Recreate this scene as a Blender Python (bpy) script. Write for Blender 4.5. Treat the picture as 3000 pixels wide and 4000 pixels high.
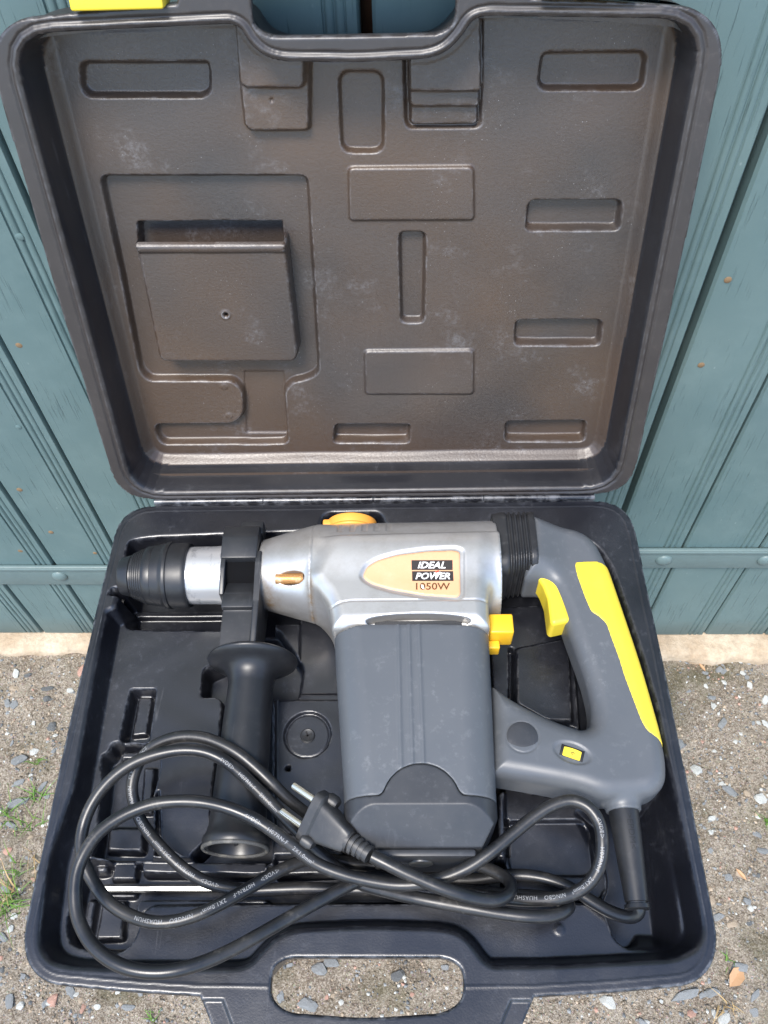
import bpy, bmesh, math, random
import numpy as np
from mathutils import Vector, Matrix
for o in list(bpy.data.objects): bpy.data.objects.remove(o)
random.seed(7); rng = np.random.default_rng(7)
S = bpy.context.scene
R = math.radians

# ---------------------------------------------------------------- camera
cam = bpy.data.cameras.new('camera'); camo = bpy.data.objects.new('camera', cam)
S.collection.objects.link(camo); S.camera = camo
cam.sensor_fit = 'VERTICAL'; cam.sensor_height = 36; cam.sensor_width = 27; cam.lens = 29.315
cam.clip_start = .01; cam.clip_end = 500
rx = Vector((0.99953048, 0.01667046, -0.02570811)); uy = Vector((0.00096422, 0.82150769, 0.57019662))
fw = Vector((-0.03062484, 0.56995369, -0.82110591))
M = Matrix((rx, uy, -fw)).transposed().to_4x4(); M.translation = Vector((0.0157, -0.5521, 1.1404))
camo.matrix_world = M
# ---------------------------------------------------------------- light
SUN_EL, SUN_AZ = 62, 205          # degrees; azimuth from +Y clockwise (behind the viewer, a little to the left)
w = bpy.data.worlds.new('World'); S.world = w; w.use_nodes = True
nt = w.node_tree; sky = nt.nodes.new('ShaderNodeTexSky'); sky.sky_type = 'NISHITA'; sky.sun_disc = False
sky.sun_elevation = R(SUN_EL); sky.sun_rotation = R(SUN_AZ); sky.air_density = 1.0; sky.dust_density = 1.0; sky.ozone_density = 1.2
nt.links.new(sky.outputs[0], nt.nodes['Background'].inputs[0]); nt.nodes['Background'].inputs[1].default_value = .105
sun = bpy.data.lights.new('sun', 'SUN'); sun.energy = 1.5; sun.angle = R(20); sun.color = (1, .95, .88)
so = bpy.data.objects.new('sun', sun); S.collection.objects.link(so)
sd_ = Vector((math.sin(R(SUN_AZ))*math.cos(R(SUN_EL)), math.cos(R(SUN_AZ))*math.cos(R(SUN_EL)), math.sin(R(SUN_EL))))
so.rotation_euler = sd_.to_track_quat('Z', 'Y').to_euler()
S.view_settings.view_transform = 'Standard'; S.view_settings.look = 'None'; S.view_settings.gamma = 1
S.view_settings.exposure = 1.95
S.render.engine = 'CYCLES'

# ---------------------------------------------------------------- helpers
def link(o):
    S.collection.objects.link(o); return o
def tag(o, label=None, cat=None, group=None, kind=None):
    if label: o['label'] = label
    if cat: o['category'] = cat
    if group: o['group'] = group
    if kind: o['kind'] = kind
    return o
def empty(name, loc=(0,0,0), rz=0):
    o = bpy.data.objects.new(name, None); o.location = loc; o.rotation_euler = (0,0,rz); o.empty_display_size = .02
    return link(o)
def mesh(name, v, f, mt, parent=None, smooth=True, sc=.001):
    """v in millimetres unless sc is given; f = list of faces or an (n,k) array"""
    v = np.asarray(v, dtype=np.float32)*sc
    me = bpy.data.meshes.new(name)
    if isinstance(f, np.ndarray):
        n, k = f.shape
        me.vertices.add(len(v)); me.vertices.foreach_set('co', v.ravel())
        me.loops.add(n*k); me.loops.foreach_set('vertex_index', f.ravel().astype(np.int32))
        me.polygons.add(n); me.polygons.foreach_set('loop_start', np.arange(0, n*k, k, dtype=np.int32))
        me.polygons.foreach_set('loop_total', np.full(n, k, dtype=np.int32))
        me.update(calc_edges=True); me.validate()
    else:
        me.from_pydata([tuple(q) for q in v], [], [tuple(q) for q in f]); me.update()
    me.polygons.foreach_set('use_smooth', np.full(len(me.polygons), smooth))
    if mt is not None: me.materials.append(mt)
    o = bpy.data.objects.new(name, me); link(o)
    if parent is not None: o.parent = parent
    return o
def from_bm(name, bm, mt, parent=None, smooth=True):
    me = bpy.data.meshes.new(name); bmesh.ops.recalc_face_normals(bm, faces=bm.faces); bm.to_mesh(me); bm.free()
    me.polygons.foreach_set('use_smooth', np.full(len(me.polygons), smooth))
    me.materials.append(mt)
    o = bpy.data.objects.new(name, me); link(o)
    if parent is not None: o.parent = parent
    return o
def box(name, x0, x1, y0, y1, z0, z1, mt, parent=None, bev=1.0, seg=2, sc=.001):
    bm = bmesh.new(); bmesh.ops.create_cube(bm, size=1)
    for q in bm.verts:
        q.co = Vector((x0+(q.co.x+.5)*(x1-x0), y0+(q.co.y+.5)*(y1-y0), z0+(q.co.z+.5)*(z1-z0)))*sc
    if bev: bmesh.ops.bevel(bm, geom=bm.edges[:], offset=bev*sc, segments=seg, profile=.5, affect='EDGES')
    o = from_bm(name, bm, mt, parent)
    return flatish(o)
def flatish(o, a=32):
    try: o.data.set_sharp_from_angle(angle=R(a))
    except Exception: pass
    return o
def lathe(name, prof, origin, axis, mt, parent=None, n=64, cap=True, sharp=40):
    """prof: (t, r) along axis in mm"""
    a = Vector(axis).normalized(); e1 = a.orthogonal().normalized(); e2 = a.cross(e1); O = Vector(origin)
    v = []; f = []
    for t, r in prof:
        for i in range(n):
            q = 2*math.pi*i/n
            v.append(O+a*t+(e1*math.cos(q)+e2*math.sin(q))*r)
    for k in range(len(prof)-1):
        for i in range(n):
            j = (i+1) % n
            f.append((k*n+i, k*n+j, (k+1)*n+j, (k+1)*n+i))
    if cap:
        f.append(tuple(range(n-1, -1, -1))); f.append(tuple((len(prof)-1)*n+i for i in range(n)))
    o = mesh(name, [tuple(q) for q in v], f, mt, parent)
    return flatish(o, sharp)
def arr(p): return np.array(p, dtype=np.float64)
def roundpoly(p, r, n=5):
    p = arr(p); N = len(p); out = []
    rr = r if hasattr(r, '__len__') else [r]*N
    for i in range(N):
        a, b, c = p[i-1], p[i], p[(i+1) % N]
        la, lc = np.linalg.norm(a-b), np.linalg.norm(c-b)
        k = min(rr[i], la*.5, lc*.5)
        s, e = b+(a-b)*k/max(la, 1e-6), b+(c-b)*k/max(lc, 1e-6)
        for t in np.linspace(0, 1, n): out.append((1-t)**2*s+2*t*(1-t)*b+t*t*e)
    return arr(out)
def rect(x0, y0, x1, y1): return [(x0, y0), (x1, y0), (x1, y1), (x0, y1)]
def psdf(P, X, Y):
    """signed distance to polygon, negative inside"""
    P = arr(P); d = np.full(X.shape, 1e18); s = np.ones(X.shape)
    N = len(P)
    for i in range(N):
        a = P[i]; b = P[i-1]
        ex, ey = b-a; wx, wy = X-a[0], Y-a[1]
        t = np.clip((wx*ex+wy*ey)/max(ex*ex+ey*ey, 1e-12), 0, 1)
        d = np.minimum(d, (wx-ex*t)**2+(wy-ey*t)**2)
        c1 = Y >= a[1]; c2 = Y < b[1]; c3 = ex*wy > ey*wx
        fl = (c1 & c2 & c3) | (~c1 & ~c2 & ~c3)
        s = np.where(fl, -s, s)
    return s*np.sqrt(d)
def sstep(t):
    t = np.clip(t, 0, 1); return t*t*(3-2*t)
def soft(t):
    t = np.clip(t, 0, 1); return .45*t+.55*t*t*(3-2*t)
class Field:
    """height field over a grid, in mm"""
    def __init__(s, x0, x1, y0, y1, h):
        s.xs = np.arange(x0, x1+h, h); s.ys = np.arange(y0, y1+h, h); s.h = h
        s.X, s.Y = np.meshgrid(s.xs, s.ys, indexing='ij'); s.H = np.zeros_like(s.X)
    def win(s, P, pad):
        P = arr(P); a, b = P.min(0)-pad, P.max(0)+pad
        i0, i1 = np.searchsorted(s.xs, (a[0], b[0])); j0, j1 = np.searchsorted(s.ys, (a[1], b[1]))
        return slice(max(i0-1, 0), i1+1), slice(max(j0-1, 0), j1+1)
    def to(s, P, z, wdt=2.5, r=0, mode='set', centre=.0):
        """bring the area inside P to level z; the wall runs inward from the outline over wdt"""
        if r: P = roundpoly(P, r)
        wi = s.win(P, wdt+1); X, Y = s.X[wi], s.Y[wi]
        d = psdf(P, X, Y); t = soft(-d/wdt+centre)
        if callable(z): z = z(X, Y)
        h = s.H[wi]; n = h*(1-t)+z*t
        if mode == 'min': n = np.minimum(h, n)
        if mode == 'max': n = np.maximum(h, n)
        s.H[wi] = n
    def add(s, P, dz, wdt=2.5, r=0, centre=.5):
        if r: P = roundpoly(P, r)
        wi = s.win(P, wdt+1); d = psdf(P, s.X[wi], s.Y[wi]); s.H[wi] += dz*soft(-d/wdt+centre)
    def bead(s, d, at, half, dz):
        s.H += dz*np.clip(1-((d-at)/half)**2, 0, 1)
def sheet(F, sdf, h):
    """faces of the field inside sdf<0 with the border pulled on to the outline"""
    X, Y, H = F.X, F.Y, F.H; D = sdf(X, Y)
    keep = D < .3*h
    c = keep[:-1, :-1] & keep[1:, :-1] & keep[1:, 1:] & keep[:-1, 1:]
    idx = np.arange(X.size).reshape(X.shape)
    q = np.stack([idx[:-1, :-1][c], idx[1:, :-1][c], idx[1:, 1:][c], idx[:-1, 1:][c]], 1)
    e = np.concatenate([q[:, [0, 1]], q[:, [1, 2]], q[:, [2, 3]], q[:, [3, 0]]])
    key = np.minimum(e[:, 0], e[:, 1]).astype(np.int64)*X.size+np.maximum(e[:, 0], e[:, 1])
    u, inv, cnt = np.unique(key, return_inverse=True, return_counts=True)
    be = e[cnt[inv] == 1]
    bv = np.unique(be)
    x, y = X.ravel().copy(), Y.ravel().copy()
    g = .05
    for _ in range(4):
        a, b = x[bv], y[bv]; d = sdf(a, b)
        gx = (sdf(a+g, b)-sdf(a-g, b))/(2*g); gy = (sdf(a, b+g)-sdf(a, b-g))/(2*g)
        l = np.maximum(gx*gx+gy*gy, .25)
        x[bv] -= d*gx/l; y[bv] -= d*gy/l
    used = np.unique(q); remap = np.full(X.size, -1); remap[used] = np.arange(len(used))
    V = np.stack([x[used], y[used], H.ravel()[used]], 1)
    a, b = x[bv], y[bv]
    gx = (sdf(a+g, b)-sdf(a-g, b))/(2*g); gy = (sdf(a, b+g)-sdf(a, b-g))/(2*g)
    N = np.zeros((len(used), 2)); N[remap[bv], 0] = gx; N[remap[bv], 1] = gy
    return V, remap[q], remap[be], N
def skirt(V, Q, be, N, rings):
    """rings: (outward offset, z) below the border"""
    bv = np.unique(be); k = len(bv); mp = {}
    pos = np.full(len(V), -1); pos[bv] = np.arange(k)
    base = len(V); prev = bv; VV = [V]; QQ = [Q]
    nn = N[bv]/np.maximum(np.linalg.norm(N[bv], axis=1, keepdims=True), 1e-6)
    for off, z in rings:
        new = np.concatenate([V[bv][:, :2]+nn*off, np.full((k, 1), z)], 1)
        VV.append(new); cur = base+np.arange(k)
        QQ.append(np.stack([prev[pos[be[:, 1]]], prev[pos[be[:, 0]]], cur[pos[be[:, 0]]], cur[pos[be[:, 1]]]], 1))
        prev = cur; base += k
    return np.concatenate(VV), np.concatenate(QQ)
def nets(fn, b0, b1, h):
    """surface nets of fn(X,Y,Z)<0 between corners b0 and b1 (mm)"""
    ax = [np.arange(b0[i], b1[i]+h, h) for i in range(3)]
    F = fn(ax[0][:, None, None], ax[1][None, :, None], ax[2][None, None, :]).astype(np.float32)
    F = np.broadcast_to(F, tuple(len(a) for a in ax))
    sg = F < 0
    cs = np.zeros(tuple(n-1 for n in F.shape), np.int8)
    for i in (0, 1):
        for j in (0, 1):
            for k in (0, 1):
                cs += sg[i:F.shape[0]-1+i, j:F.shape[1]-1+j, k:F.shape[2]-1+k]
    act = (cs > 0) & (cs < 8); I = np.argwhere(act)
    vid = np.full(cs.shape, -1, np.int64); vid[act] = np.arange(len(I))
    acc = np.zeros((len(I), 3)); cnt = np.zeros(len(I))
    for a in range(3):
        for p in (0, 1):
            for q in (0, 1):
                o0 = [0, 0, 0]; o0[(a+1) % 3] = p; o0[(a+2) % 3] = q; o1 = list(o0); o1[a] = 1
                f0 = F[I[:, 0]+o0[0], I[:, 1]+o0[1], I[:, 2]+o0[2]]; f1 = F[I[:, 0]+o1[0], I[:, 1]+o1[1], I[:, 2]+o1[2]]
                m = (f0 < 0) != (f1 < 0); t = np.where(m, f0/np.where(m, f0-f1, 1), 0)
                pt = np.tile(np.array(o0, float), (len(I), 1)); pt[:, a] += t
                acc[m] += pt[m]; cnt[m] += 1
    V = (I+acc/cnt[:, None])*h+np.array([a[0] for a in ax])
    Q = []
    for a in range(3):
        b, c = (a+1) % 3, (a+2) % 3
        s0 = [slice(None)]*3; s1 = [slice(None)]*3; s0[a] = slice(0, -1); s1[a] = slice(1, None)
        A = sg[tuple(s0)]; Bm = sg[tuple(s1)]
        E = np.argwhere(A != Bm)
        ok = (E[:, b] > 0) & (E[:, c] > 0) & (E[:, b] < F.shape[b]-1) & (E[:, c] < F.shape[c]-1); E = E[ok]
        ins = A[E[:, 0], E[:, 1], E[:, 2]]
        def cell(db, dc):
            q = E.copy(); q[:, b] += db; q[:, c] += dc
            return vid[q[:, 0], q[:, 1], q[:, 2]]
        qd = np.stack([cell(-1, -1), cell(0, -1), cell(0, 0), cell(-1, 0)], 1)
        qd[~ins] = qd[~ins][:, ::-1]; Q.append(qd)
    return V, np.concatenate(Q)
def smax(a, b, k): 
    h = np.clip(.5-.5*(b-a)/k, 0, 1); return b*(1-h)+a*h+k*h*(1-h)
def smin(a, b, k): return -smax(-a, -b, k)
def rext(d2, zz, T, r):
    """rounded extrusion of a 2D distance, half thickness T, edge radius r"""
    qx = d2+r; qz = np.abs(zz)-T+r
    return np.minimum(np.maximum(qx, qz), 0)+np.sqrt(np.maximum(qx, 0)**2+np.maximum(qz, 0)**2)-r
def poly3(P):
    P = arr(P)
    def f(X, Y): return psdf(P, np.broadcast_to(X, (X.shape[0], Y.shape[1], 1)), np.broadcast_to(Y, (X.shape[0], Y.shape[1], 1)))
    return f
def top_z(fn, x, y, z1=60, z0=-10):
    """height of the surface fn=0 seen from above at the points x, y"""
    x = np.asarray(x, float); y = np.asarray(y, float); zs = np.arange(z1, z0, -.4)
    out = np.full(x.shape, float(z0)); done = np.zeros(x.shape, bool); prev = None
    for z in zs:
        v = fn(x[:, None, None], y[:, None, None], np.full((len(x), 1, 1), z)).reshape(-1)
        hit = (~done) & (v < 0)
        if prev is not None: out[hit] = z+.4*(-v[hit])/np.maximum(prev[hit]-v[hit], 1e-6)
        done |= hit; prev = v
        if done.all(): break
    return out
def pts_sdf(P):
    """poly3 for arbitrary points"""
    P = arr(P)
    return lambda X, Y: psdf(P, X, Y)
def spline(P, step=1.5):
    P = arr(P); n = len(P); out = []
    for i in range(n-1):
        p0 = P[max(i-1, 0)]; p1 = P[i]; p2 = P[i+1]; p3 = P[min(i+2, n-1)]
        L = np.linalg.norm(p2-p1); m = max(int(L/step), 1)
        t0 = 0; t1 = np.linalg.norm(p1-p0)**.5+1e-4; t2 = t1+np.linalg.norm(p2-p1)**.5+1e-4; t3 = t2+np.linalg.norm(p3-p2)**.5+1e-4
        for k in range(m):
            t = t1+(t2-t1)*k/m
            A1 = (t1-t)/(t1-t0)*p0+(t-t0)/(t1-t0)*p1; A2 = (t2-t)/(t2-t1)*p1+(t-t1)/(t2-t1)*p2; A3 = (t3-t)/(t3-t2)*p2+(t-t2)/(t3-t2)*p3
            B1 = (t2-t)/(t2-t0)*A1+(t-t0)/(t2-t0)*A2; B2 = (t3-t)/(t3-t1)*A2+(t-t1)/(t3-t1)*A3
            out.append((t2-t)/(t2-t1)*B1+(t-t1)/(t2-t1)*B2)
    out.append(P[-1]); return arr(out)
def frames(C):
    T = np.gradient(C, axis=0); T /= np.linalg.norm(T, axis=1, keepdims=True)
    up = np.array([0, 0, 1.]); Bn = np.cross(T, up); Bn /= np.maximum(np.linalg.norm(Bn, axis=1, keepdims=True), 1e-6)
    return T, Bn, np.cross(Bn, T)
def tube(name, C, r, mt, parent, n=18):
    T, Bn, U = frames(C); k = len(C); r = np.broadcast_to(r, (k,))
    a = np.linspace(0, 2*np.pi, n, endpoint=False)
    V = C[:, None, :]+r[:, None, None]*(Bn[:, None, :]*np.cos(a)[None, :, None]+U[:, None, :]*np.sin(a)[None, :, None])
    i = np.arange(k-1)[:, None]; j = np.arange(n)[None, :]; j2 = (j+1) % n
    Q = np.stack([i*n+j, i*n+j2, (i+1)*n+j2, (i+1)*n+j], -1).reshape(-1, 4)
    return mesh(name, V.reshape(-1, 3), Q, mt, parent)
def text2d(s, size=1.0, shear=0.0, bold=0.0, space=1.0, cuts=0):
    cu = bpy.data.curves.new('t', 'FONT'); cu.body = s; cu.size = size; cu.shear = shear; cu.offset = bold*size; cu.space_character = space
    cu.resolution_u = 3; cu.fill_mode = 'FRONT'
    o = bpy.data.objects.new('t', cu); S.collection.objects.link(o); bpy.context.view_layer.update()
    me = o.evaluated_get(bpy.context.evaluated_depsgraph_get()).to_mesh()
    bm = bmesh.new(); bm.from_mesh(me)
    if cuts:
        zs = [q.co.y for q in bm.verts]
        for k in range(1, cuts): bmesh.ops.bisect_plane(bm, geom=bm.verts[:]+bm.edges[:]+bm.faces[:], plane_co=(0, min(zs)+(max(zs)-min(zs))*k/cuts, 0), plane_no=(0, 1, 0))
    bm.verts.index_update()
    v = np.array([q.co[:2] for q in bm.verts]).reshape(-1, 2); f = [tuple(q.index for q in p.verts) for p in bm.faces]; bm.free()
    o.to_mesh_clear(); bpy.data.objects.remove(o); bpy.data.curves.remove(cu)
    return v, f
def fit2d(v, x0, y0, x1, y1):
    a, b = v.min(0), v.max(0); s = (v-a)/np.maximum(b-a, 1e-9)
    return np.stack([x0+s[:, 0]*(x1-x0), y0+s[:, 1]*(y1-y0)], 1)

# ---------------------------------------------------------------- materials
def nodes(name):
    m = bpy.data.materials.new(name); m.use_nodes = True
    return m, m.node_tree, m.node_tree.nodes['Principled BSDF']
class G_:
    """small node-graph writer"""
    def __init__(s, name):
        s.m, s.t, s.b = nodes(name); s.tc = s.t.nodes.new('ShaderNodeTexCoord')
    def n(s, typ, **k):
        q = s.t.nodes.new('ShaderNode'+typ)
        for a, b in k.items(): setattr(q, a, b)
        return q
    def l(s, a, b): s.t.links.new(a, b)
    def co(s, sc=(1, 1, 1), rot=(0, 0, 0)):
        q = s.n('Mapping'); q.inputs['Scale'].default_value = sc; q.inputs['Rotation'].default_value = rot
        s.l(s.tc.outputs['Object'], q.inputs[0]); return q.outputs[0]
    def noise(s, scale, detail=4, rough=.55, co=None, dist=0):
        q = s.n('TexNoise'); q.inputs['Scale'].default_value = scale; q.inputs['Detail'].default_value = detail
        q.inputs['Roughness'].default_value = rough; q.inputs['Distortion'].default_value = dist
        s.l(co or s.co(), q.inputs['Vector']); return q.outputs['Fac']
    def voro(s, scale, co=None, out='Distance', feature='F1'):
        q = s.n('TexVoronoi', feature=feature); q.inputs['Scale'].default_value = scale; s.l(co or s.co(), q.inputs['Vector']); return q.outputs[out]
    def ramp(s, x, *st):
        q = s.n('ValToRGB'); e = q.color_ramp.elements
        while len(e) < len(st): e.new(.5)
        for el, (p, c) in zip(e, st):
            el.position = p; el.color = (c, c, c, 1) if not hasattr(c, '__len__') else (*c, 1)
        s.l(x, q.inputs[0]); return q.outputs[0]
    def mix(s, f, a, b, mode='MIX'):
        q = s.n('Mix', data_type='RGBA', blend_type=mode)
        for k, v in ((0, f), (6, a), (7, b)):
            if hasattr(v, 'is_linked'): s.l(v, q.inputs[k])
            else: q.inputs[k].default_value = (*v, 1) if hasattr(v, '__len__') else v
        return q.outputs[2]
    def math(s, op, a, b=0):
        q = s.n('Math', operation=op)
        for k, v in ((0, a), (1, b)):
            if hasattr(v, 'is_linked'): s.l(v, q.inputs[k])
            else: q.inputs[k].default_value = v
        return q.outputs[0]
    def set(s, color=None, rough=None, metal=None, spec=None, coat=None):
        for k, v in (('Base Color', color), ('Roughness', rough), ('Metallic', metal), ('Specular IOR Level', spec), ('Coat Weight', coat)):
            if v is None: continue
            if hasattr(v, 'is_linked'): s.l(v, s.b.inputs[k])
            else: s.b.inputs[k].default_value = (*v, 1) if hasattr(v, '__len__') else v
        return s
    def worn(s, c, col, amt):
        gm = s.n('NewGeometry'); e = s.ramp(gm.outputs['Pointiness'], (.515, 0), (.56, 1)); k = s.ramp(s.noise(120, 4, .7), (.45, 0), (.62, 1))
        return s.mix(s.math('MULTIPLY', s.math('MULTIPLY', e, k), amt), c, col)
    def bump(s, h, strength=.3, dist=.001):
        q = s.n('Bump'); q.inputs['Strength'].default_value = strength; q.inputs['Distance'].default_value = dist
        if s.b.inputs['Normal'].is_linked: s.l(s.b.inputs['Normal'].links[0].from_socket, q.inputs['Normal'])
        s.l(h, q.inputs['Height']); s.l(q.outputs[0], s.b.inputs['Normal']); return s
def plastic(name, col, dust, rough=.42, grain=(900, .25, .0006), scuff=.5, dustamt=.35, spec=.5, edge=0):
    g = G_(name)
    n1 = g.ramp(g.noise(14, 6, .65), (.42, 0), (.72, 1)); n2 = g.ramp(g.noise(160, 5, .7), (.55, 0), (.75, 1))
    sp = g.ramp(g.voro(520), (.0, 1), (.09, 0)); spm = g.ramp(g.noise(40, 3), (.55, 0), (.68, 1))
    c = g.mix(g.math('MULTIPLY', n1, dustamt), col, dust)
    c = g.mix(g.math('MULTIPLY', g.math('MULTIPLY', n1, n2), scuff), c, tuple(min(1, q*1.9+.03) for q in dust))
    c = g.mix(g.math('MULTIPLY', g.math('MULTIPLY', sp, spm), .65*min(1, scuff*1.6)), c, (.34, .35, .37))
    # long thin scratches in two directions
    for rt in (.5, 1.9):
        st = g.ramp(g.noise(60, 2, .5, g.co((1, .035, .3), (0, 0, rt))), (.675, 0), (.682, 1), (.69, 0))
        c = g.mix(g.math('MULTIPLY', g.math('MULTIPLY', st, spm), .25*min(1, scuff*1.6)), c, (.18, .18, .19))
    if edge: c = g.worn(c, (.24, .25, .27), edge)
    rr = g.math('ADD', g.math('MULTIPLY', n1, .16), rough)
    g.set(c, rr, 0, spec)
    if grain: g.bump(g.noise(grain[0], 3, .6), grain[1], grain[2])
    g.bump(g.noise(45, 2), .10, .0008)
    return g.m
M_base = plastic('black_case_plastic', (.0058, .0064, .0095), (.022, .024, .031), .28, (800, .22, .0004), .8, .3, .75, .32)
def lid_mat():
    g = G_('dusty_lid_plastic')
    br = g.ramp(g.noise(6, 3, .5), (.32, 0), (.58, 1)); gr = g.ramp(g.noise(520, 4, .65), (.3, 0), (.75, 1))
    c = g.mix(br, (.027, .022, .020), (.056, .033, .019)); c = g.mix(g.math('MULTIPLY', gr, .35), c, (.062, .051, .044))
    pw = g.math('MULTIPLY', g.ramp(g.noise(20, 5, .7), (.56, 0), (.74, 1)), g.ramp(g.noise(280, 4, .7), (.42, 0), (.64, 1))); c = g.mix(g.math('MULTIPLY', pw, .45), c, (.20, .20, .21))
    sp = g.math('MULTIPLY', g.ramp(g.voro(300), (0, 1), (.12, 0)), g.ramp(g.noise(30, 3), (.5, 0), (.64, 1))); c = g.mix(g.math('MULTIPLY', sp, .7), c, (.42, .42, .42))
    c = g.worn(c, (.2, .2, .21), .5)
    g.set(c, g.math('ADD', g.math('MULTIPLY', gr,   .14), .36), 0, .75); g.bump(gr, .22, .0004); g.bump(g.noise(38, 2), .12, .001); return g.m
M_lid = lid_mat()
M_rim = plastic('lid_rim_plastic', (.024, .021, .021), (.048, .038, .032), .36, (900, .15, .0003), .5, .4, .6, .2)
M_smooth = plastic('smooth_moulded_wall', (.012, .0125, .0155), (.03, .03, .033), .33, (1500, .08, .0002), .5, .3, .6)
M_rubber = plastic('black_rubber', (.011, .0115, .013), (.04, .04, .04), .36, (1500, .12, .0002), .35, .3)
M_clamp = plastic('black_nylon', (.014, .015, .017), (.05, .05, .05), .34, (1400, .15, .0002), .35, .25)
M_grey = plastic('grey_abs', (.078, .085, .094), (.115, .118, .12), .38, (1800, .12, .0002), .42, .15)
M_cap = plastic('dark_grey_abs', (.023, .025, .029), (.06, .061, .064), .4, (1800, .12, .0002), .4, .35)
M_plug = plastic('plug_rubber', (.020, .021, .023), (.07, .066, .06), .38, (1400, .15, .0002), .5, .4)
M_cord = plastic('black_cord_rubber', (.009, .010, .012), (.07, .063, .054), .30, (1400, .12, .0002), .7, .42)
def paint(name, col, rough=.4, metal=0, dirt=(.2, .15, .1), amt=.2, spec=.5, scale=30, bumpy=.05):
    g = G_(name); n = g.ramp(g.noise(scale, 5, .65), (.5, 0), (.8, 1)); f = g.ramp(g.noise(scale*12, 4, .7), (.5, 0), (.75, 1))
    g.set(g.mix(g.math('MULTIPLY', g.math('ADD', n, g.math('MULTIPLY', f, .4)), amt), col, dirt), g.math('ADD', g.math('MULTIPLY', n, .15), rough), metal, spec)
    g.bump(g.noise(1300, 2), bumpy, .0003); return g.m
M_yel = paint('yellow_rubber', (.76, .58, .04), .42, 0, (.55, .38, .05), .45)
M_orange = paint('orange_plastic', (.80, .34, .05), .4, 0, (.5, .25, .08), .25)
M_amber = paint('amber_plastic', (.82, .46, .02), .4, 0, (.5, .27, .05), .2)
def silver():
    g = G_('silver_paint')
    n = g.ramp(g.noise(26, 6, .75), (.45, 0), (.75, 1)); fl = g.noise(1600, 2, .6)
    scr = g.ramp(g.noise(50, 3, .6, g.co((1, .06, .3), (0, 0, 1.1))), (.65, 0), (.68, 1))
    c = g.mix(g.math('MULTIPLY', n, .5), (.50, .49, .47), (.27, .24, .19))
    c = g.mix(g.math('MULTIPLY', scr, .25), c, (.25, .24, .23)); c = g.mix(g.math('MULTIPLY', fl, .12), c, (.8, .8, .8))
    sx = g.n('SeparateXYZ'); g.l(g.tc.outputs['Object'], sx.inputs[0])
    seam = g.ramp(g.math('ABSOLUTE', g.math('ADD', sx.outputs[0], .0455)), (0, 1), (.0035, 0)); win = g.ramp(g.math('ABSOLUTE', g.math('ADD', sx.outputs[0], .079)), (.0, 1), (.012, 0)); low = g.ramp(g.math('MULTIPLY', sx.outputs[1], -1), (.085, 0), (.1, 1))
    rn = g.ramp(g.noise(70, 5, .75), (.42, 0), (.62, 1)); ru = g.math('MULTIPLY', rn, g.math('MULTIPLY', low, g.math('MAXIMUM', seam, win)))
    c = g.mix(g.math('MULTIPLY', ru, .75), c, (.36, .20, .06))
    g.set(c, g.math('ADD', g.math('MULTIPLY', fl, .12), .30), .72, .5); g.bump(fl, .06, .0003); return g.m
M_silver = silver()
def barrel():
    g = G_('worn_barrel_metal')
    sm = g.ramp(g.noise(45, 5, .7, g.co((1, .5, .5))), (.56, 0), (.66, 1))
    c = g.mix(g.math('MULTIPLY', sm, .7), (.50, .50, .50), (.13, .13, .14)); g.set(c, g.math('ADD', g.math('MULTIPLY', sm, .2), .3), .55, .5)
    g.bump(g.noise(400, 3), .05, .0004); return g.m
M_barrel = barrel()
M_steel = paint('zinc_steel', (.34, .34, .33), .32, .9, (.4, .4, .38), .3)
M_pin = paint('nickel_pin', (.74, .70, .58), .22, .9, (.4, .36, .28), .2)
M_rust = paint('rusty_brass', (.42, .20, .06), .4, .5, (.75, .6, .38), .9, .5, 140)
M_void = paint('unlit_hollow_plastic', (.004, .004, .0045), .9, 0, (.006, .006, .006), .1, .1)  # near-black: shade of the clamp opening and grip hollow put into the colour
M_rimdirt = paint('dirty_rubber_rim', (.05, .05, .048), .6, 0, (.24, .22, .18), .9, .4, 120)
M_black = paint('black_void', (.006, .006, .007), .6, 0, (.01, .01, .01), .1)
M_white = paint('white_plastic', (.78, .72, .68), .4, 0, (.5, .42, .36), .3)
M_plate = paint('peach_label', (.66, .34, .18), .38, 0, (.70, .44, .29), .4)
M_ink = paint('label_black', (.022, .017, .015), .45, 0, (.05, .04, .04), .2)
M_brown = paint('label_brown', (.09, .042, .012), .45, 0, (.1, .06, .02), .2)
M_labelwhite = paint('label_white', (.86, .82, .78), .45, 0, (.7, .6, .5), .1)
M_red = paint('label_red', (.7, .06, .03), .45, 0, (.6, .1, .05), .1)
M_print = paint('cord_print', (.27, .275, .28), .6, 0, (.05, .05, .05), .8, .3, 500)
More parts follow.
